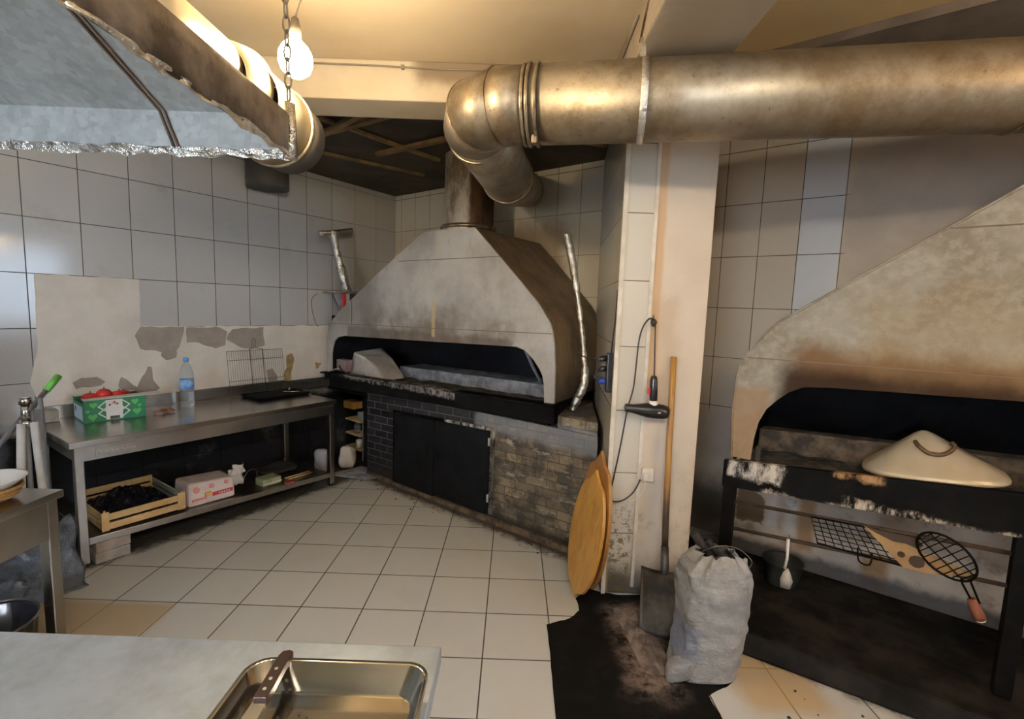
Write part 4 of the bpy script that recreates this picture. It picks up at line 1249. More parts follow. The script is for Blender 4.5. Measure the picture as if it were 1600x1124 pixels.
t = Thing('cooking_pot', 'dark round pot on the floor below the near steel table', 'pot', 'W', (-2.32, 1.87, 0))
t.part('pot', MB().lathe([(.16, 0), (.175, .01), (.185, .17), (.192, .182), (.186, .184), (.178, .172), (.165, .02), (.0, .015)], (-2.28, 1.93, 0), 36), 'pot')
t.part('rim', MB().tube([(-2.28 + .19 * math.cos(a), 1.93 + .19 * math.sin(a), .183) for a in [2 * PI * i / 40 for i in range(40)]], .006, 6, True), 'steel_dark')

# ================================================================== foreground table with pan and knife
T = Thing('prep_table', 'scratched stainless steel table top across the near left foreground', 'table', 'W', (-1.2, .6, 0))
T.part('worktop', MB().box(-2.4, -.14, .15, 1.03, .81, .852), 'steel_fg', bevel=.004)
T.part('apron', MB().box(-2.35, -.19, .955, .985, .70, .809).box(-.21, -.19, .25, .95, .70, .809), 'steel')
for (x, y) in ((-.235, .955), (-.235, .2), (-2.37, .955), (-2.37, .2)):
    T.part('leg', MB().box(x, x + .045, y - .02, y + .025, 0, .699), 'steel', bevel=.004)
# baking pan: rounded rectangle rings
def rrect(cx, cy, hx, hy, r, n=6):
    out = []
    for (sx, sy, a0) in ((1, 1, 0), (-1, 1, 90), (-1, -1, 180), (1, -1, 270)):
        for i in range(n + 1):
            a = R(a0 + 90 * i / n)
            out.append((cx + sx * (hx - r) + r * math.cos(a), cy + sy * (hy - r) + r * math.sin(a)))
    return out
pcx, pcy, phx, phy = -.326, .655, .183, .25
prings = [(phx - .03, phy - .03, .03, .8535), (phx - .022, phy - .022, .04, .856), (phx - .008, phy - .008, .04, .905), (phx, phy, .045, .908), (phx, phy, .045, .911), (phx - .009, phy - .009, .038, .909), (phx - .024, phy - .024, .038, .859), (phx - .032, phy - .032, .028, .8562)]
mb = MB()
rg = []
for hx, hy, r_, z in prings:
    rg.append([mb.bm.verts.new((x, y, z)) for x, y in rrect(pcx, pcy, hx, hy, r_)])
for A, Bq in zip(rg, rg[1:]):
    for i in range(len(A)):
        j = (i + 1) % len(A)
        mb._f([A[i], A[j], Bq[j], Bq[i]], True)
mb._f(rg[0][::-1])
mb._f(rg[-1])
t = Thing('baking_pan', 'deep rectangular stainless steel pan at the right end of the foreground table', 'pan', 'W', (pcx, pcy, .8535))
t.part('pan', mb, 'pan')
mb = MB()
random.seed(5)
for i in range(16):
    x, y = pcx + random.uniform(-.10, .12), pcy + random.uniform(-.1, .19)
    mb.ball((x, y, .8575), random.uniform(.0012, .0035), 1)
t.part('food_crumbs', mb, 'print_dark', kind='stuff')
# knife: handle butt on the far rim, blade down into the pan
t = Thing('kitchen_knife', 'knife with dark brown riveted handle resting on the pan\'s far rim', 'knife', 'W', (-.44, .80, .88))
a, b = Vector((-.444, .912, .930)), Vector((-.438, .795, .910))
c = b + (b - a) * 1.75
c.z = .868
mK = rect_mat(b, a - b, (0, 0, 1))
hl = (a - b).length
hp = [(0, -.012), (.03, -.0135), (hl - .03, -.012), (hl - .012, -.016), (hl - .001, -.014), (hl + .004, -.004), (hl, .008), (hl - .012, .012), (.03, .0115), (0, .0115)]
q = MB().prism(hp, -.009, .009, 'z')
bmesh.ops.transform(q.bm, matrix=mK, verts=q.bm.verts)
h_ = t.part('handle', q, 'knife_wood', bevel=.004)
for u in (.02, .045, .07):
    q = MB().lathe([(.0035, -.0098), (.0035, .0098)], (u, 0, 0), 10)
    bmesh.ops.transform(q.bm, matrix=mK, verts=q.bm.verts)
    t.part('rivet', q, 'silver', h_)
mK2 = rect_mat(b, c - b, (0, 0, 1))
bl = (c - b).length
q = MB().prism([(-.01, -.012), (bl * .8, -.020), (bl, .010), (bl * .5, .015), (-.01, .013)], -.001, .001, 'z')
bmesh.ops.transform(q.bm, matrix=mK2, verts=q.bm.verts)
t.part('blade', q, 'blade')

# ================================================================== big suspended hood at the upper left (W)
xr, yf, zr, hs = -.655, 1.413, 2.05, .112
xl, yn = -2.6, -.75
T = Thing('extractor_hood', 'big grey galvanised extractor hood hanging at the upper left', 'hood', 'W', (-1.6, .4, zr))
sl = .425
def hood_shell(off):
    """inner or outer surface, offset off outwards"""
zt_ = zr + hs
ins = .85
# skirts (thin boxes)
T.part('right_skirt', MB().grid(lambda u, v: (xr + .004 * noise.noise(Vector((u * 9, v * 3, 0))), yn + (yf - yn) * u, zr + hs * v), 40, 3), 'skirt', solid=.004, off=0, label='smoke-browned right side skirt')
T.part('far_skirt', MB().hexa([(xl, yf, zr), (xr - .003, yf, zr), (xr - .003, yf + .004, zr), (xl, yf + .004, zr), (xl, yf, zt_), (xr - .003, yf, zt_), (xr - .003, yf + .004, zt_), (xl, yf + .004, zt_)]), 'galv')
T.part('left_skirt', MB().box(xl - .004, xl, yn, yf, zr, zt_), 'galv')
T.part('near_skirt', MB().box(xl, xr - .003, yn - .004, yn, zr, zt_), 'galv')
tx0, tx1, ty0, ty1, tz = xl + .75, xr - .75, yn + .75, yf - .75, zt_ + .75 * sl
for nm, q, mt in (('far_slope', [(xl, yf, zt_), (xr, yf, zt_), (tx1, ty1, tz), (tx0, ty1, tz)], 'galv'), ('right_slope', [(xr, yf, zt_), (xr, yn, zt_), (tx1, ty0, tz), (tx1, ty1, tz)], 'hoodtop'), ('left_slope', [(xl, yn, zt_), (xl, yf, zt_), (tx0, ty1, tz), (tx0, ty0, tz)], 'galv'), ('near_slope', [(xr, yn, zt_), (xl, yn, zt_), (tx0, ty0, tz), (tx1, ty0, tz)], 'galv'), ('top_panel', [(tx0, ty0, tz), (tx1, ty0, tz), (tx1, ty1, tz), (tx0, ty1, tz)], 'galv')):
    T.part(nm, MB().face(q), mt, solid=.003, off=0)
# folded seam between two sheets of the far panel
T.part('sheet_seam', MB().tube([(-.978, yf - .003, zr), (-1.02, yf - .003, zt_ - .003), (-1.02, yf - .30, zt_ + .30 * sl - .006), (-1.02, ty1, tz - .006)], .004, 6), 'seam')
T.part('sheet_seam', MB().tube([(-.965, yf - .003, zr), (-1.006, yf - .003, zt_ - .003), (-1.006, yf - .30, zt_ + .30 * sl - .006)], .004, 6), 'seam')
def foilstrip(along, w0, w1, seed, n=150):
    def f(u, v):
        b_ = noise.noise_vector(Vector((u * 60, v * 2, seed))) * .006 + noise.noise_vector(Vector((u * 22, v, seed + 5))) * .006
        return along(u, v * (w0 + (w1 - w0) * (.5 + .9 * noise.noise(Vector((u * 30, 1, seed + 9)))))) + b_
    return MB().grid(f, n, 5, False)
T.part('foil_edge', foilstrip(lambda u, d: Vector((xl + (xr - xl) * u, yf - .010 + .5 * d, zr + .012 - d)), .012, .032, 1), 'foil', solid=.002, label='crinkled foil along the far rim')
T.part('foil_edge', foilstrip(lambda u, d: Vector((xr + .003 + .1 * d, yn + (yf - yn) * u, zr + .010 - d)), .010, .022, 4), 'foil_old', solid=.002, label='smoke-dulled foil along the right rim')
T.part('foil_corner', MB().tube([(xr + .002, yf + .002, zr - .01), (xr + .004, yf + .004, zr + .06), (xr, yf + .002, zt_ + .03)], [.016, .012, .014], 10).jitter(.008, 40), 'foil')
# chain holding its corner
mb = MB()
z = zt_ + .035
i = 0
cx_, cy_ = xr, yf + .002
while z < HC - .02:
    lk = []
    for k in range(12):
        a = 2 * PI * k / 12
        d = .009 * math.cos(a)
        hgt = .022 * math.sin(a)
        lk.append((cx_ - .012 * (z - zt_) / .6 + (d if i % 2 else 0), cy_ + (0 if i % 2 else d), z + .02 + hgt))
    mb.tube(lk, .0028, 6, True)
    z += .037
    i += 1
Thing('support_chain', 'steel link chain holding up the corner of the extractor hood', 'chain', 'W', (cx_, cy_, zt_ + .04)).solo(mb, 'wire')

# round vent duct behind the hood corner
T = Thing('vent_duct', 'round pale vent duct behind the corner of the extractor hood', 'duct', 'W', (-.99, 1.8, 2.16))
def ycyl(x, z, prof, seg=36):
    m = Matrix.Rotation(-PI / 2, 4, 'X')
    return MB().lathe([(r_, y) for r_, y in prof], (x, 0, z), seg, m, False)
T.part('duct', ycyl(-1.03, 2.40, [(.002, 1.17), (.10, 1.18), (.105, 1.70)]), 'duct_pale', solid=.003)
T.part('flange', ycyl(-1.01, 2.375, [(.103, 1.66), (.125, 1.69), (.145, 1.76)]), 'duct_pale', solid=.003)
T.part('wide_section', ycyl(-.985, 2.33, [(.145, 1.74), (.152, 1.99)]), 'duct_pale', solid=.003)
T.part('rim', ycyl(-.985, 2.33, [(.154, 1.985), (.160, 1.99), (.160, 1.997), (.154, 2.002)]), 'duct_pale', solid=.002)
T.part('far_section', ycyl(-.985, 2.33, [(.148, 2.0), (.148, 2.14), (.05, 2.16)]), 'vent_dark', solid=.003)
Thing('vent_stub', 'dark round vent stub hanging by the left wall behind the hood', 'vent', 'L', (-1.62, -.21, 2.57)).solo(MB().lathe([(.0, 2.60), (.15, 2.60), (.165, 2.59), (.17, 2.60), (.17, 2.885)], (-1.64, -.20, 0), 32), 'vent_dark')

# bare bulb
bp = Vector((-.785, 1.75, 2.482))
T = Thing('light_bulb', 'bare glowing bulb hanging on its cord below the ceiling', 'lamp', 'W', bp)
T.part('bulb', MB().lathe([(.004, -.072), (.028, -.067), (.047, -.050), (.056, -.022), (.054, .004), (.042, .028), (.022, .047), (.015, .055)], bp, 24), 'bulb', label='lit glass bulb')
sk = T.part('socket', MB().lathe([(.016, .055), (.019, .058), (.020, .085), (.015, .10), (.012, .118), (.005, .125)], bp, 16), 'socket')
T.part('cord', MB().tube(smooth_path([bp + Vector((0, 0, .12)), bp + Vector((.012, .01, .17)), bp + Vector((.035, .02, .26)), bp + Vector((.06, .03, HC - bp.z))]), .0035, 6), 'greycord')
# cable along the beam
cb = [(-1.12, 2.623, 2.868), (-.80, 2.622, 2.866), (-.62, 2.622, 2.862), (-.40, 2.622, 2.860), (-.15, 2.622, 2.861), (.10, 2.622, 2.850), (.30, 2.622, 2.858), (.455, 2.622, 2.862), (.468, 2.60, 2.86), (.470, 2.4, 2.83), (.470, 2.1, 2.85)]
T = Thing('ceiling_cable', 'thin brown cable clipped along the top of the concrete beam', 'cable', 'W', (-.3, 2.62, 2.86))
T.part('cable', MB().tube(smooth_path(cb), .005, 6), 'greycord')
for x in (-.62, -.15, .10):
    T.part('clip', MB().box(x - .008, x + .008, 2.614, 2.6299, 2.852, 2.872), 'greycord')

# ================================================================== big pipe with elbow
A0 = Vector((.045, 2.20, 2.522))
ax = Vector((1.78, -.32, 0)).normalized()
T = Thing('exhaust_pipe', 'large smoke-stained metal exhaust pipe crossing the room to an elbow', 'pipe', 'W', (.9, 2.0, 2.36))
T.at = Vector((0, 0, 0))
rp = .159
def seg_tube(pts, r, seg=40):
    return MB().tube(pts, r, seg, cap=False)
T.part('straight_run', seg_tube([A0, A0 + ax * 1.0, A0 + ax * 2.2, A0 + ax * 4.35], rp), 'duct', solid=.003)
# mitred elbow: left then away towards the oven
e0 = A0 - ax * .03
e1 = e0 - ax * .13
away = Vector((.205, .97, -.075)).normalized()
def ring_pts(c, n_, up=(0, 0, 1), r=rp, seg=40):
    n_ = Vector(n_).normalized()
    a = Vector(up) - n_ * n_.dot(Vector(up))
    a.normalize()
    b_ = n_.cross(a)
    return [c + a * math.cos(2 * PI * k / seg) * r + b_ * math.sin(2 * PI * k / seg) * r for k in range(seg)]
def loft(rings):
    mb = MB()
    V = [[mb.bm.verts.new(p) for p in rg_] for rg_ in rings]
    for A, Bq in zip(V, V[1:]):
        for k in range(len(A)):
            k2 = (k + 1) % len(A)
            mb._f([A[k], A[k2], Bq[k2], Bq[k]], True)
    return mb
d0 = -ax
d2 = away
# three gores
def miter(c, da, db, r=rp, seg=40):
    """ellipse where a tube along da meets a tube along db at c"""
    n_ = (da + db).normalized()
    out = []
    for p in ring_pts(Vector((0, 0, 0)), da, r=r, seg=seg):
        tt = -p.dot(n_) / da.dot(n_)
        out.append(c + p + da * tt)
    return out
dm1 = (d0 * .80 + d2 * .45).normalized()
dm2 = (d0 * .38 + d2 * .85).normalized()
c1 = e0 + d0 * .105
c2 = c1 + dm1 * .125
c3 = c2 + dm2 * .125
c4 = c3 + d2 * .06
T.part('elbow', loft([ring_pts(e0, d0), miter(c1, d0, dm1)]), 'duct', solid=.003)
T.part('elbow_gore', loft([miter(c1, d0, dm1), miter(c2, dm1, dm2)]), 'duct', solid=.003)
T.part('elbow_gore', loft([miter(c2, dm1, dm2), miter(c3, dm2, d2)]), 'duct', solid=.003)
c5 = c3 + d2 * .70
T.part('rear_run', loft([miter(c3, dm2, d2), ring_pts(c3 + d2 * .3, d2), ring_pts(c5, d2)]), 'duct', solid=.003)
T.part('rear_sleeve', loft([ring_pts(c5 - d2 * .02, d2, r=.150), ring_pts(c5 + d2 * .10, d2, r=.150), ring_pts(Vector((.09, 4.52, 2.72)), (.1, 1, .12), r=.150)]), 'sleeve', solid=.003)
for c, d, r_ in ((A0 + ax * .0, ax, .168), (A0 + ax * .035, ax, .168), (A0 - ax * .02, ax, .164)):
    T.part('clamp_ring', loft([ring_pts(c - d * .008, d, r=rp + .001), ring_pts(c - d * .006, d, r=r_), ring_pts(c + d * .006, d, r=r_), ring_pts(c + d * .008, d, r=rp + .001)]), 'duct_ring', solid=.001)
T.part('clamp_bolt', MB().box(-.012, .012, -.012, .012, -.018, .018, rect_mat(A0 + ax * .018 + Vector((0, -.06, -.160)), ax, (0, 0, 1))), 'duct_ring', bevel=.003)
for c, d in ((c3 + d2 * .04, d2), (c5, d2)):
    T.part('bead', loft([ring_pts(c - d * .006, d, r=rp), ring_pts(c, d, r=rp + .009), ring_pts(c + d * .006, d, r=rp)]), 'duct_ring', solid=.001)
for c, da, db in ((c1, d0, dm1), (c2, dm1, dm2)):
    T.part('mitre_seam', loft([[p - da * .003 for p in miter(c, da, db, rp + .0005)], miter(c, da, db, rp + .004), [p + db * .003 for p in miter(c, da, db, rp + .0005)]]), 'duct_ring', solid=.001)
ce = A0 + ax * 1.83
T.part('clamp_ring', loft([ring_pts(ce - ax * .008, ax, r=rp + .001), ring_pts(ce - ax * .006, ax, r=.166), ring_pts(ce + ax * .006, ax, r=.166), ring_pts(ce + ax * .008, ax, r=rp + .001)]), 'duct_ring', solid=.001)
# hanging strap round it
cs = A0 + ax * .47
T2 = Thing('pipe_strap', 'metal strap looped round the exhaust pipe and hung from the beam', 'strap', 'W', cs)
T2.part('loop', loft([ring_pts(cs - ax * .014, ax, r=rp + .0035), ring_pts(cs + ax * .014, ax, r=rp + .0035)]), 'foil_old', solid=.0025, off=1)
T2.part('hanger', MB().box(-.012, .012, -.002, .002, 0, .07, rect_mat(cs + Vector((-.03, -.10, .130)), ax, (-.05, -.05, 1))), 'duct_ring')
T2.part('hanger', MB().tube([cs + Vector((-.035, -.105, .19)), (.472, 2.05, 2.72), (.472, 1.9, 2.88)], .006, 6), 'duct_ring')

# ================================================================== column: cables, power strip, hair dryer
def onleft(y, d=0):
    return .575 + .125 * (y - 2.63) / 1.43 - d
T = Thing('power_strip', 'black multi-socket power strip fixed on the left face of the column', 'power strip', 'W', (.6, 2.8, 1.1))
yb = 2.76
xb = onleft(yb)
tilt = Matrix.Rotation(R(5), 4, 'Y')
T.part('body', MB().box(xb - .036, xb - .002, yb - .03, yb + .03, 1.17, 1.40), 'bplastic', bevel=.006)
for i, (z, mt, L_) in enumerate(((1.365, 'bplastic', .045), (1.305, 'bplastic', .04), (1.235, 'blue', .04))):
    T.part('plug', MB().tube([(xb - .036, yb, z), (xb - .036 - L_ * .6, yb, z), (xb - .036 - L_, yb - .005, z - .012)], [.019, .019, .010], 12), mt)
T.part('loose_lead', MB().tube(smooth_path([(xb - .055, yb, 1.305), (xb - .09, yb, 1.29), (xb - .10, yb - .01, 1.25), (xb - .06, yb - .02, 1.265)]), .005, 6), 'cord')
T.part('lead', MB().tube(smooth_path([(xb - .08, yb, 1.362), (xb - .13, yb + .1, 1.355), (xb - .18, yb + .3, 1.37)]), .004, 6), 'cord')
T.part('supply_lead', MB().tube(smooth_path([(xb - .012, yb - .01, 1.40), (xb - .016, yb - .04, 1.48), (xb - .014, yb - .07, 1.60), (xb - .012, yb - .08, 1.76)]), .004, 6), 'cord')
T = Thing('hair_dryer', 'black hair dryer hanging nozzle-left from a hook on the column', 'hair dryer', 'W', (.77, 2.55, 1.1))
hy = 2.56
mm = Matrix.Rotation(-PI / 2, 4, 'Y')
# barrel along -x
q = MB().lathe([(.0, -.092), (.026, -.088), (.036, -.078), (.041, -.05), (.043, -.01), (.040, .03), (.031, .075), (.024, .11), (.0225, .15), (.017, .152)], (0, 0, 0), 24)
mm = Matrix.Translation((.775, hy, 1.108)) @ Matrix.Rotation(R(5), 4, 'Y') @ Matrix.Rotation(-PI / 2, 4, 'Y')
bmesh.ops.transform(q.bm, matrix=mm, verts=q.bm.verts)
brl = T.part('barrel', q, 'bplastic')
T.part('badge', MB().ball((.80, hy - .0385, 1.106), .014, 2, (1, .35, .5)), 'silver', brl)
T.part('neck', MB().tube([(.778, hy, 1.13), (.777, hy, 1.165)], [.027, .022], 16), 'wplastic', label='white collar between barrel and grip')
gr = T.part('grip', MB().tube([(.777, hy, 1.165), (.774, hy, 1.22), (.772, hy, 1.28), (.772, hy, 1.30)], [.021, .022, .020, .014], 16), 'bplastic')
T.part('switch', MB().box(.742, .753, hy - .012, hy + .006, 1.20, 1.235), 'red', gr, label='red switch')
cp = [(.772, hy, 1.30), (.770, hy, 1.36), (.768, hy + .01, 1.46), (.765, hy + .02, 1.58), (.755, hy + .03, 1.595), (.744, hy + .03, 1.608), (.725, hy + .02, 1.602), (.70, hy + .02, 1.56), (.683, hy + .02, 1.48), (.676, hy + .02, 1.33), (.668, hy + .02, 1.22), (.643, hy + .02, 1.10), (.628, hy + .02, .98), (.612, hy + .02, .86), (.594, hy + .03, .72), (.580, hy + .03, .62), (.60, hy + .03, .575), (.66, hy + .035, .585), (.715, hy + .045, .63), (.748, hy + .05, .70)]
T.part('cord', MB().tube(smooth_path(cp, 5), .0042, 8), 'cord')
T.part('cord_bundle', MB().ball((.757, hy + .02, 1.588), .017, 2, (1, .8, 1.3)).jitter(.006, 60), 'cord')
Thing('wall_hook', 'nail hook on the column holding the hair dryer cord', 'hook', 'W', (.757, 2.6, 1.6)).solo(MB().tube([(.757, 2.63, 1.61), (.757, 2.592, 1.61), (.757, 2.585, 1.63)], .004, 6), 'wire')
T = Thing('wall_socket', 'small pale wall socket with plug low on the column', 'socket', 'W', (.75, 2.6, .7))
T.part('plate', MB().box(.756, .826, 2.612, 2.6295, .685, .765), 'wplastic', bevel=.005)
T.part('plug', MB().box(.758, .79, 2.585, 2.6115, .70, .74), 'wplastic', bevel=.006)
T.part('lead', MB().tube(smooth_path([(.772, 2.59, .70), (.765, 2.585, .66), (.735, 2.59, .60), (.69, 2.60, .57)]), .004, 6), 'wplastic')

# ================================================================== boards, shovel, sack
def board(label, foot, top, h, L_, W_, mt):
    foot, top = Vector(foot), Vector(top)
    m = rect_mat(foot, h, top - foot)
    n = 40
    pts = []
    for i in range(n):
        a = 2 * PI * i / n
        x, z = W_ / 2 * math.sin(a), L_ / 2 - L_ / 2 * .93 * math.cos(a)
        if z > L_ * .90 or z < L_ * .08:
            x *= .62
        pts.append((x, z))
    # small handle tip at each end
    out = []
    for x, z in pts:
        out.append((x, z))
    hi = max(range(n), key=lambda i: out[i][1])
    lo = min(range(n), key=lambda i: out[i][1])
    out[hi] = (0, L_)
    out[lo] = (0, 0.004)
    q = MB().prism(out, -.010, .010)
    bmesh.ops.transform(q.bm, matrix=m, verts=q.bm.verts)
    Thing('serving_board', label, 'board', 'W', foot, 'wooden boards leaning by the column').solo(q, mt, bevel=.005)
board('front orange wooden oval board leaning at the foot of the column', (.405, 2.575, 0), (.515, 2.66, .735), (-.24, .97, 0), .745, .40, 'board')
board('rear orange wooden oval board, its tip showing above the front one', (.475, 2.63, 0), (.545, 2.70, .835), (-.17, .98, 0), .84, .46, 'board_edge')

T = Thing('coal_shovel', 'long shovel with orange wooden shaft standing against the column', 'shovel', 'W', (0, 0, 0))
T.part('shaft', MB().tube([(.885, 2.60, 1.405), (.886, 2.58, .95), (.884, 2.54, .50), (.879, 2.50, .30)], [.0165, .0165, .0175, .018], 14), 'shaft')
T.part('socket', MB().tube([(.881, 2.515, .36), (.875, 2.46, .17)], [.021, .024], 14), 'shovel')
def blade(u, v):
    w = .125 * (1.0 - .12 * v)
    x = (2 * u - 1) * w
    cz = .022 * (2 * u - 1) ** 2
    top, bot = Vector((.872, 2.47, .235)), Vector((.80, 2.25, .006))
    c = top.lerp(bot, v)
    side = Vector((.97, -.22, .0))
    tipr = -.05 * (2 * u - 1) ** 2 * v
    return c + side * x + Vector((0, -.3, .9)) * cz + (top - bot) * (-tipr)
T.part('blade', MB().grid(blade, 14, 12), 'shovel', solid=.004)

# woven charcoal sack
sc_ = Vector((.925, 2.065, 0))
T = Thing('charcoal_sack', 'full white woven plastic charcoal sack standing beside the shovel', 'sack', 'W', sc_)
def sackf(u, v):
    a = 2 * PI * u
    z = .565 * v
    # squarish section, bulging lower body, pinched neck
    prof_ = [(0, .134), (.02, .146), (.15, .146), (.35, .144), (.55, .150), (.75, .154), (.86, .146), (.94, .116), (1.0, .080)]
    for (v0, r0), (v1, r1) in zip(prof_, prof_[1:]):
        if v <= v1:
            k = (v - v0) / (v1 - v0)
            k = k * k * (3 - 2 * k)
            r_ = r0 + (r1 - r0) * k
            break
    sg = lambda q_: math.copysign(abs(q_) ** .62, q_)
    p = Vector((sg(math.cos(a)) * r_ * 1.0, sg(math.sin(a)) * r_ * .78, z))
    p.x += .055 * v + .01 * math.sin(v * 5)
    p.y += .015 * v
    nz = noise.noise_vector(Vector((math.cos(a) * 1.6, math.sin(a) * 1.6, z * 9)))
    n2 = noise.noise_vector(Vector((math.cos(a) * 4, math.sin(a) * 4, z * 22)))
    p += (nz * .010 + n2 * .006) * min(1, v * 6)
    p += Vector((math.cos(a), math.sin(a), 0)) * (.010 * noise.noise(Vector((math.cos(a) * 2.6, math.sin(a) * 2.6, z * 22 + a))) * min(1, v * 5))
    p.z = max(p.z, 0.002)
    # pleats at the neck
    if v > .8:
        p += Vector((math.cos(a), math.sin(a), 0)) * .014 * math.sin(9 * a) * (v - .8) / .2
    return sc_ + p
mb = MB().grid(sackf, 64, 48)
bmesh.ops.remove_doubles(mb.bm, verts=mb.bm.verts, dist=.0008)
nb = [v for v in mb.bm.verts if v.co.z < .004]
mb.face([sackf(i / 32, 0) for i in range(32)])
sb = T.part('sack_body', mb, 'sack')
T.part('corner_ear', pillow((.80, 1.985, .055), .055, .04, .05, 2, 14, 10), 'sack')
T.part('neck_fold', MB().grid(lambda u, v: (1.035 + .065 * u, 2.03 + .03 * v + .01 * noise.noise(Vector((u * 5, v * 5, 0))), .46 + .085 * v + .012 * noise.noise(Vector((u * 7, v * 4, 1)))), 8, 8), 'sack', solid=.008)
T.part('tie_wire', MB().tube(smooth_path([(.90, 2.08, .56), (.96, 2.05, .605), (1.05, 2.05, .595), (1.12, 2.06, .535), (1.09, 2.02, .52)]), .0022, 6), 'wire')
for i, (a, b, r_) in enumerate((((.955, 2.12, .52), (.885, 2.15, .615), .021), ((1.0, 2.13, .52), (.96, 2.16, .575), .017))):
    Thing('charcoal_stick', ['burnt charcoal stick poking out of the sack to the upper left', 'shorter charcoal stick in the mouth of the sack'][i], 'charcoal', 'W', a, 'charcoal in the sack').solo(MB().tube([a, b], r_, 7).jitter(.004, 30), 'charcoal')

# coal dust on the floor
edge = [(.232, 2.33), (.30, 2.365), (.38, 2.40), (.42, 2.45), (.415, 2.56), (.50, 2.66), (.57, 2.626), (1.06, 2.626), (1.10, 2.60), (1.06, 2.30), (1.05, 2.2), (1.06, 2.0), (1.0, 1.95), (.905, 1.90), (.905, 1.78), (.915, 1.55), (.92, 1.3), (.225, 1.3)]
e2 = []
for i in range(len(edge)):
    a, b = Vector(edge[i]), Vector(edge[(i + 1) % len(edge)])
    k = max(1, int((b - a).length / .025))
    for j in range(k):
        q_ = a.lerp(b, j / k)
        nz = noise.noise_vector(Vector((q_.x * 11, q_.y * 11, 4)))
        amp = .004 if abs(q_.x - .23) < .012 else .022
        e2.append((q_.x + nz.x * amp, min(q_.y + nz.y * amp, 2.627) if q_.x > .57 else q_.y + nz.y * amp))
edge = e2
Thing('coal_dust', 'black coal dust and ash spread on the floor by the sack and shovel', 'coal dust', 'W', (0, 0, 0), kind='stuff').solo(MB().prism(edge, .0005, .0035, 'z'), 'coal')
mb = MB().grid(lambda u, v: (.60 + .16 * u + .05 * v, 2.50 - .50 * v, .002 + .035 * math.sin(PI * u) * math.sin(PI * v) ** .5 * (.5 + .9 * abs(noise.noise(Vector((u * 5, v * 8, 2)))))), 18, 34)
Thing('ash_heap', 'low pinkish-grey ridge of ash on the black floor left of the shovel', 'ash', 'W', (.68, 2.25, 0), kind='stuff').solo(mb, mottled('pinkish_ash', (.24, .19, .17), (.10, .08, .072), 16, .95, bump=.9, bd=.01))
random.seed(21)
mb = MB()
for i in range(44):
    if i < 26:
        s_ = random.uniform(.9, 3.0)
        p = to_world('B', (s_, -1.02 - abs(random.gauss(.03, .06)), .002))
    else:
        p = Vector((random.uniform(-1.35, -.75), random.uniform(3.4, 4.1), .002)) if i < 32 else Vector((random.uniform(1.15, 1.75), random.uniform(1.72, 1.95), .002))
    mb.ball(p, random.uniform(.003, .009), 1, (1, 1, .6))
Thing('coal_crumbs', 'scattered black coal crumbs on the cream floor tiles', 'coal', 'W', (0, 0, 0), kind='stuff').solo(mb, 'charcoal')

# ================================================================== RIGHT GRILL (frame B)
Thing('hearth_step', 'soot-black low concrete step under the right-hand charcoal grill', 'step', 'B').solo(MB().hexa([(4.13, -1.28, 0), (7.0, -1.02, 0), (7.0, -.36, 0), (3.56, -.36, 0), (4.13, -1.25, .105), (7.0, -.99, .105), (7.0, -.36, .105), (3.57, -.36, .105)]), 'plinth', bevel=.015)
T = Thing('charcoal_grill', 'big charcoal grill at the right with stained metal hood and black trough', 'grill', 'B')
lo = [(4.05, .885), (4.037, 1.141), (4.044, 1.332), (4.058, 1.385), (4.08, 1.432), (4.118, 1.491), (4.165, 1.56), (4.223, 1.622), (5.012, 2.182), (5.25, 2.36)]
outl = lo + [(11 - x, z) for x, z in lo[::-1]]
op = [(4.143, .885), (4.150, 1.0), (4.165, 1.093), (4.195, 1.165), (4.243, 1.223), (4.29, 1.268), (4.348, 1.300), (4.45, 1.312), (5.1, 1.341)]
opn = op + [(11 - x, z) for x, z in op[::-1]]
T.part('front_panel', MB().prism(outl + opn[::-1], -.972, -.957), 'grill_hood', bevel=.002)
def strip2(pts, y0, y1):
    mb = MB()
    for (xa, za), (xb, zb) in zip(pts, pts[1:]):
        mb.face([(xa, y0, za), (xb, y0, zb), (xb, y1, zb), (xa, y1, za)])
    bmesh.ops.remove_doubles(mb.bm, verts=mb.bm.verts, dist=.0005)
    return mb
T.part('side_panel', strip2(outl, -.957, -.02), 'grill_hood', solid=.01)
T.part('edge_bead', MB().tube([(x, -.974, z) for x, z in outl], .006, 6), 'grill_hood')
for (x0, z0, x1, z1) in ((4.085, 1.423, 6.9, 1.445), (4.80, 2.031, 6.2, 2.04)):
    T.part('seam', MB().hexa([(x0, -.977, z0), (x1, -.977, z1), (x1, -.971, z1), (x0, -.971, z0), (x0, -.977, z0 + .005), (x1, -.977, z1 + .005), (x1, -.971, z1 + .005), (x0, -.971, z0 + .005)]), 'seam')
T.part('firebox_lining', MB().box(4.055, 6.9, -.05, -.03, .87, 1.36).box(4.055, 4.07, -.955, -.05, .87, 1.36).box(4.075, 6.9, -.95, -.05, 1.36, 1.37), 'lining')
tt = lambda x: .868 + .10 * (x - 4.036)
bb = lambda x: .722 + .068 * (x - 4.036)
def beamx(x0, x1, y0, y1, f0, f1):
    return MB().hexa([(x0, y0, f0(x0)), (x1, y0, f0(x1)), (x1, y1, f0(x1)), (x0, y1, f0(x0)), (x0, y0, f1(x0)), (x1, y0, f1(x1)), (x1, y1, f1(x1)), (x0, y1, f1(x0))])
T.part('trough', beamx(4.02, 6.95, -1.0, -.965, bb, tt), 'trough2', bevel=.004)
T.part('trough_floor', beamx(4.05, 6.92, -.96, -.37, lambda x: .80 + .03 * (x - 4), lambda x: .815 + .03 * (x - 4)), 'black')
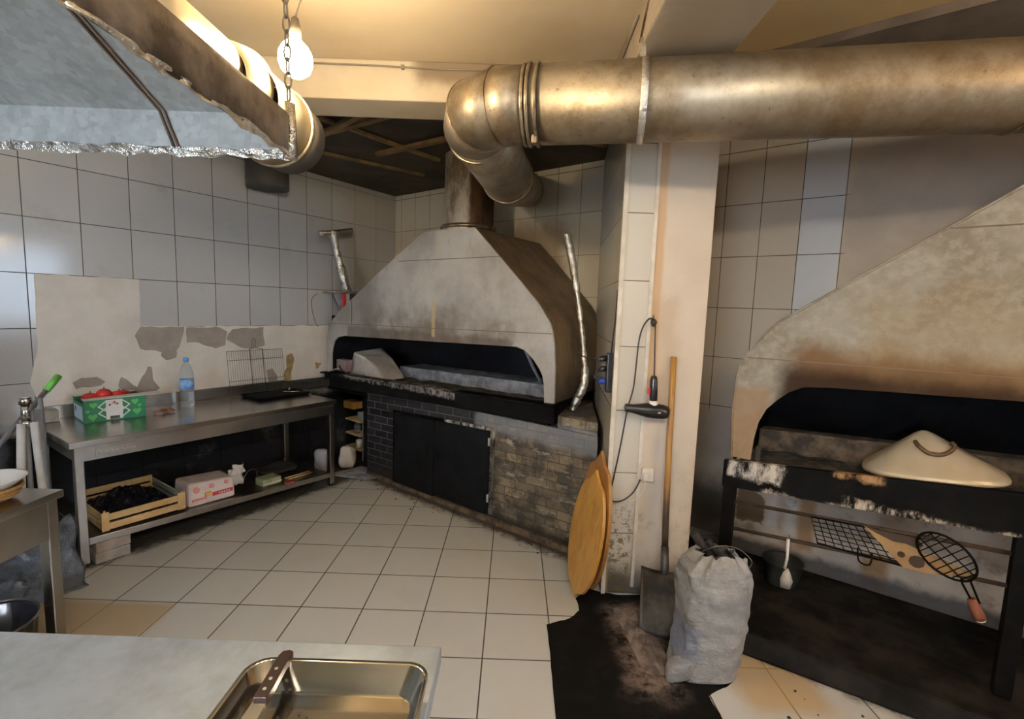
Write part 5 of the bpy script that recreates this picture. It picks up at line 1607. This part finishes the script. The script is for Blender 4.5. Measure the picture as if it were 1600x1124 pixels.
T.part('ash_bed', MB().grid(lambda u, v: (4.08 + 2.8 * u, -.955 + .58 * v, .84 + .09 * u * 1.1 + .018 * noise.noise(Vector((u * 24, v * 6, 1)))), 60, 10), 'ashbed', kind='stuff')
T.part('back_ledge', MB().hexa([(4.10, -.52, .83), (6.9, -.52, .83), (6.9, -.40, .83), (4.10, -.40, .83), (4.10, -.52, .965), (6.9, -.52, 1.10), (6.9, -.40, 1.10), (4.10, -.40, .965)]).jitter(.006, 9), 'ash_brown', bevel=.01, label='burnt brown brick ledge behind the coals')
T.part('peg', MB().box(4.165, 4.185, -.96, -.945, .86, .965), 'rodm')
for (x0, x1) in ((4.025, 4.085), (5.132, 5.19), (6.85, 6.91)):
    T.part('leg', MB().hexa([(x0, -.99, .106), (x1, -.99, .106), (x1, -.93, .106), (x0, -.93, .106), (x0, -.99, bb(x0)), (x1, -.99, bb(x1)), (x1, -.93, bb(x1)), (x0, -.93, bb(x0))]), 'black', bevel=.004)
rz1 = lambda x: .639 + .072 * (x - 4.09)
rz2 = lambda x: .488 + .084 * (x - 4.09)
for f in (rz1, rz2):
    T.part('rod', MB().tube([(4.086, -.96, f(4.086)), (5.131, -.96, f(5.131))], .010, 8), 'rodm')
    T.part('rod', MB().tube([(5.191, -.96, f(5.191)), (6.849, -.96, f(6.3))], .010, 8), 'rodm')
# flaking ash lumps under the trough edge
random.seed(3)
# dome lid on the coals
t = Thing('dome_lid', 'cream dome lid with curved rusty handle resting on the right grill\'s trough', 'lid', 'B', (4.89, -.78, .9))
dc = Vector((4.875, -.735, .915))
def dome(u, v):
    a = 2 * PI * u
    sg = lambda q_: math.copysign(abs(q_) ** .75, q_)
    prof_ = [(0, 1.0), (.05, .995), (.14, .93), (.35, .72), (.6, .47), (.85, .24), (.97, .12), (1.0, .05), (.99, 0)]
    k = v * (len(prof_) - 1)
    i = min(int(k), len(prof_) - 2)
    f = k - i
    r_ = prof_[i][0] + (prof_[i + 1][0] - prof_[i][0]) * f
    h = prof_[i][1] + (prof_[i + 1][1] - prof_[i][1]) * f
    x = sg(math.cos(a)) * r_ * .262 - .045 * h
    y = sg(math.sin(a)) * r_ * .20
    return dc + Vector((x, y, h * .20 + .11 * x + .02))
mb = MB().grid(dome, 40, 28)
bmesh.ops.remove_doubles(mb.bm, verts=mb.bm.verts, dist=.0005)
t.part('dome', mb, 'dome', solid=.004)
t.part('handle', MB().tube(smooth_path([(4.80, -.80, 1.085), (4.815, -.835, 1.07), (4.85, -.85, 1.05), (4.90, -.85, 1.055), (4.935, -.82, 1.085), (4.93, -.78, 1.10)]), .009, 8), 'rustm')
t.part('blue_wrap', MB().grid(lambda u, v: (4.635 + .055 * u, -.83 + .06 * v, .935 + .05 * u + .008 * noise.noise(Vector((u * 6, v * 6, 0)))), 8, 8), 'cloth_blue', solid=.004, label='bluish foil at the lid\'s left edge')

# grill baskets on the rods
def on_rods(x, k, dy=0):
    """point between the front rods: k=0 upper, 1 lower"""
    return Vector((x, -.973 - dy, rz1(x) * (1 - k) + rz2(x) * k))
t = Thing('grill_basket', 'rectangular black wire grill basket lying on the grill\'s rods', 'grill basket', 'B', on_rods(4.6, .5))
c0, c1_, c2_, c3_ = on_rods(4.45, .0), on_rods(4.66, .0), on_rods(4.80, 1.0), on_rods(4.50, 1.0)
c0, c1_, c2_, c3_ = Vector((4.437, -.975, rz1(4.437))), Vector((4.70, -.975, rz1(4.70))), Vector((4.80, -.975, rz2(4.80) - .005)), Vector((4.475, -.975, rz2(4.475) + .02))
t.part('frame', MB().tube([c0, c1_, c2_, c3_], .005, 6, True), 'black')
for i in range(1, 9):
    t.part('wire', MB().tube([c0.lerp(c1_, i / 9), c3_.lerp(c2_, i / 9)], .0022, 5), 'black')
for i in range(1, 6):
    t.part('wire', MB().tube([c0.lerp(c3_, i / 6), c1_.lerp(c2_, i / 6)], .0022, 5), 'black')
hh = c3_.lerp(c2_, .55)
t.part('catch', MB().tube(smooth_path([hh + Vector((-.02, 0, .03)), hh + Vector((-.01, -.006, -.03)), hh + Vector((.03, -.006, -.035)), hh + Vector((.035, 0, .02))], 4), .004, 6), 'black')
t = Thing('cardboard_sheet', 'scorched brown cardboard sheet between the two wire grill baskets', 'cardboard', 'B', (4.8, -.985, .6))
t.part('sheet', MB().prism([(4.645, .690), (4.70, .685), (4.83, .690), (4.86, .665), (4.85, .640), (4.93, .625), (5.035, .590), (4.95, .560), (4.86, .540), (4.80, .545), (4.74, .600)], -.990, -.986), 'card_brown')
t.part('scorch', MB().prism([(4.645, .691), (4.70, .686), (4.83, .691), (4.86, .666), (4.84, .645), (4.80, .655), (4.76, .650), (4.70, .668)], -.9915, -.985), 'card_burnt')
t.part('scorch', MB().prism(arc(4.845, .585, .028, 0, 330, 9), -.9915, -.985).prism(arc(4.79, .60, .014, 0, 330, 9), -.9915, -.985), 'card_burnt')
t = Thing('fish_basket', 'oval black wire grill basket with red-brown wooden handle on the rods', 'grill basket', 'B', (4.95, -1.0, .6))
oc, ou, ov = Vector((4.935, -1.003, .648)), Vector((.085, 0, -.075)), Vector((.052, 0, .052))
opts = [oc + ou * math.cos(a) + ov * math.sin(a) for a in [2 * PI * i / 28 for i in range(28)]]
t.part('frame', MB().tube(opts, .005, 6, True), 'black')
for i in range(1, 12):
    k = math.cos(PI * i / 12)
    w = math.sqrt(1 - k * k)
    t.part('wire', MB().tube([oc + ou * k + ov * w, oc + ou * k - ov * w], .0024, 5), 'black')
for k in (-.3, .3):
    t.part('wire', MB().tube([oc + ov * k - ou * .95, oc + ov * k + ou * .95], .003, 5), 'black')
he = Vector((5.0, -1.005, .55))
hf = Vector((5.065, -1.005, .43))
t.part('handle_rod', MB().tube([oc + ov * .35 + ou * .9, he + Vector((.018, 0, .02)), hf + Vector((-.01, 0, .055))], .004, 6), 'black')
t.part('handle_rod', MB().tube([oc - ov * .35 + ou * .9, he + Vector((-.005, 0, .0)), hf + Vector((-.028, 0, .045))], .004, 6), 'black')
ga, gb = Vector((5.028, -1.005, .497)), Vector((5.064, -1.005, .418))
g_ = t.part('grip', MB().tube([ga, ga.lerp(gb, .3), ga.lerp(gb, .8), gb], [.014, .019, .022, .019], 12), 'tool_wood')
t.part('grip_cap', MB().tube([gb, gb + (gb - ga) * .08], [.0195, .015], 12), 'wplastic', g_)
# brush hanging on the lower rod
t = Thing('basting_brush', 'pale brush hanging from the lower rod at the left of the grill', 'brush', 'B', (4.36, -.975, .28))
hb = (4.352, -.985, rz2(4.352) + .012)
t.part('handle', MB().tube([hb, (4.355, -.985, .42), (4.348, -.985, .365)], [.008, .007, .007], 8), 'wplastic')
t.part('hook', MB().tube(smooth_path([(4.352, -.985, rz2(4.352) + .012), (4.352, -.975, rz2(4.352) + .022), (4.352, -.955, rz2(4.352) + .02), (4.352, -.947, rz2(4.352))]), .003, 6), 'wire')
t.part('bristles', MB().lathe([(.006, .10), (.018, .08), (.026, .04), (.022, .0)], (4.360, -.985, .268), 16).jitter(.008, 60), 'block2')
t = Thing('dark_bucket', 'dark pail standing on the black step below the hanging brush', 'pail', 'B', (4.33, -.62, .106))
t.part('pail', MB().lathe([(.08, 0), (.085, .01), (.105, .13), (.11, .135), (.102, .13), (.08, .02), (.0, .015)], (4.30, -.62, .106), 24), mottled('dark_greenish_pail', (.020, .022, .018), (.04, .042, .034), 6, .5))

# ================================================================== LIGHTS
def area(name, loc, look, sx, sy, power, col):
    l = bpy.data.lights.new(name, 'AREA')
    l.shape = 'RECTANGLE'
    l.size, l.size_y, l.energy, l.color = sx, sy, power, col
    o = bpy.data.objects.new(name, l)
    COL.objects.link(o)
    o.location = loc
    o.rotation_euler = (Vector(look) - Vector(loc)).to_track_quat('-Z', 'Y').to_euler()
    return o
area('daylight_window', (4.55, -.25, 1.75), (0, .6, 1.4), 1.55, 1.4, 70, (.62, .80, 1.0))
area('added_rear_fill', (-2.1, -2.95, 1.65), (-2.0, 0, 1.7), 1.8, 1.3, 360, (.90, .95, 1.0))  # added cool fill shining through the made-up rear opening
# lamps of the room behind the camera
area('ceiling_lamp_rear', (.5, -.6, 2.60), (.35, 1.6, .6), 1.0, .2, 28, (1.0, .88, .70))
pl = bpy.data.lights.new('bare_bulb_right', 'POINT')
pl.energy, pl.color, pl.shadow_soft_size = 44, (1.0, .68, .36), .05
po = bpy.data.objects.new('bare_bulb_right', pl)
COL.objects.link(po)
po.location = (2.75, .25, 2.5)
w = bpy.data.worlds.new('sky')
scn.world = w
w.use_nodes = True
w.node_tree.nodes['Background'].inputs[0].default_value = (.55, .65, .8, 1)
w.node_tree.nodes['Background'].inputs[1].default_value = .25

# ================================================================== CAMERA
cam = bpy.data.cameras.new('camera')
co = bpy.data.objects.new('camera', cam)
COL.objects.link(co)
cam.sensor_fit = 'HORIZONTAL'
cam.sensor_width = 36
cam.lens = 745.1 / 1600 * 36
cam.clip_start = .05
pit, roll = .1079, .0351
fwd = Vector((0, math.cos(pit), -math.sin(pit)))
r0 = Vector((1, 0, 0))
u0 = Vector((0, math.sin(pit), math.cos(pit)))
cr, sr = math.cos(roll), math.sin(roll)
# image x' = a cr - b sr, y' = a sr + b cr (b downwards)
rx = r0 * cr + u0 * sr
ux = u0 * cr - r0 * sr
m = Matrix((rx, ux, -fwd)).transposed().to_4x4()
m.translation = Vector((0, 0, 1.64))
co.matrix_world = m
scn.camera = co

vs = scn.view_settings
vs.view_transform = 'Standard'
vs.look = 'None'
vs.gamma = 1
vs.use_curve_mapping = False
vs.exposure = 0.30
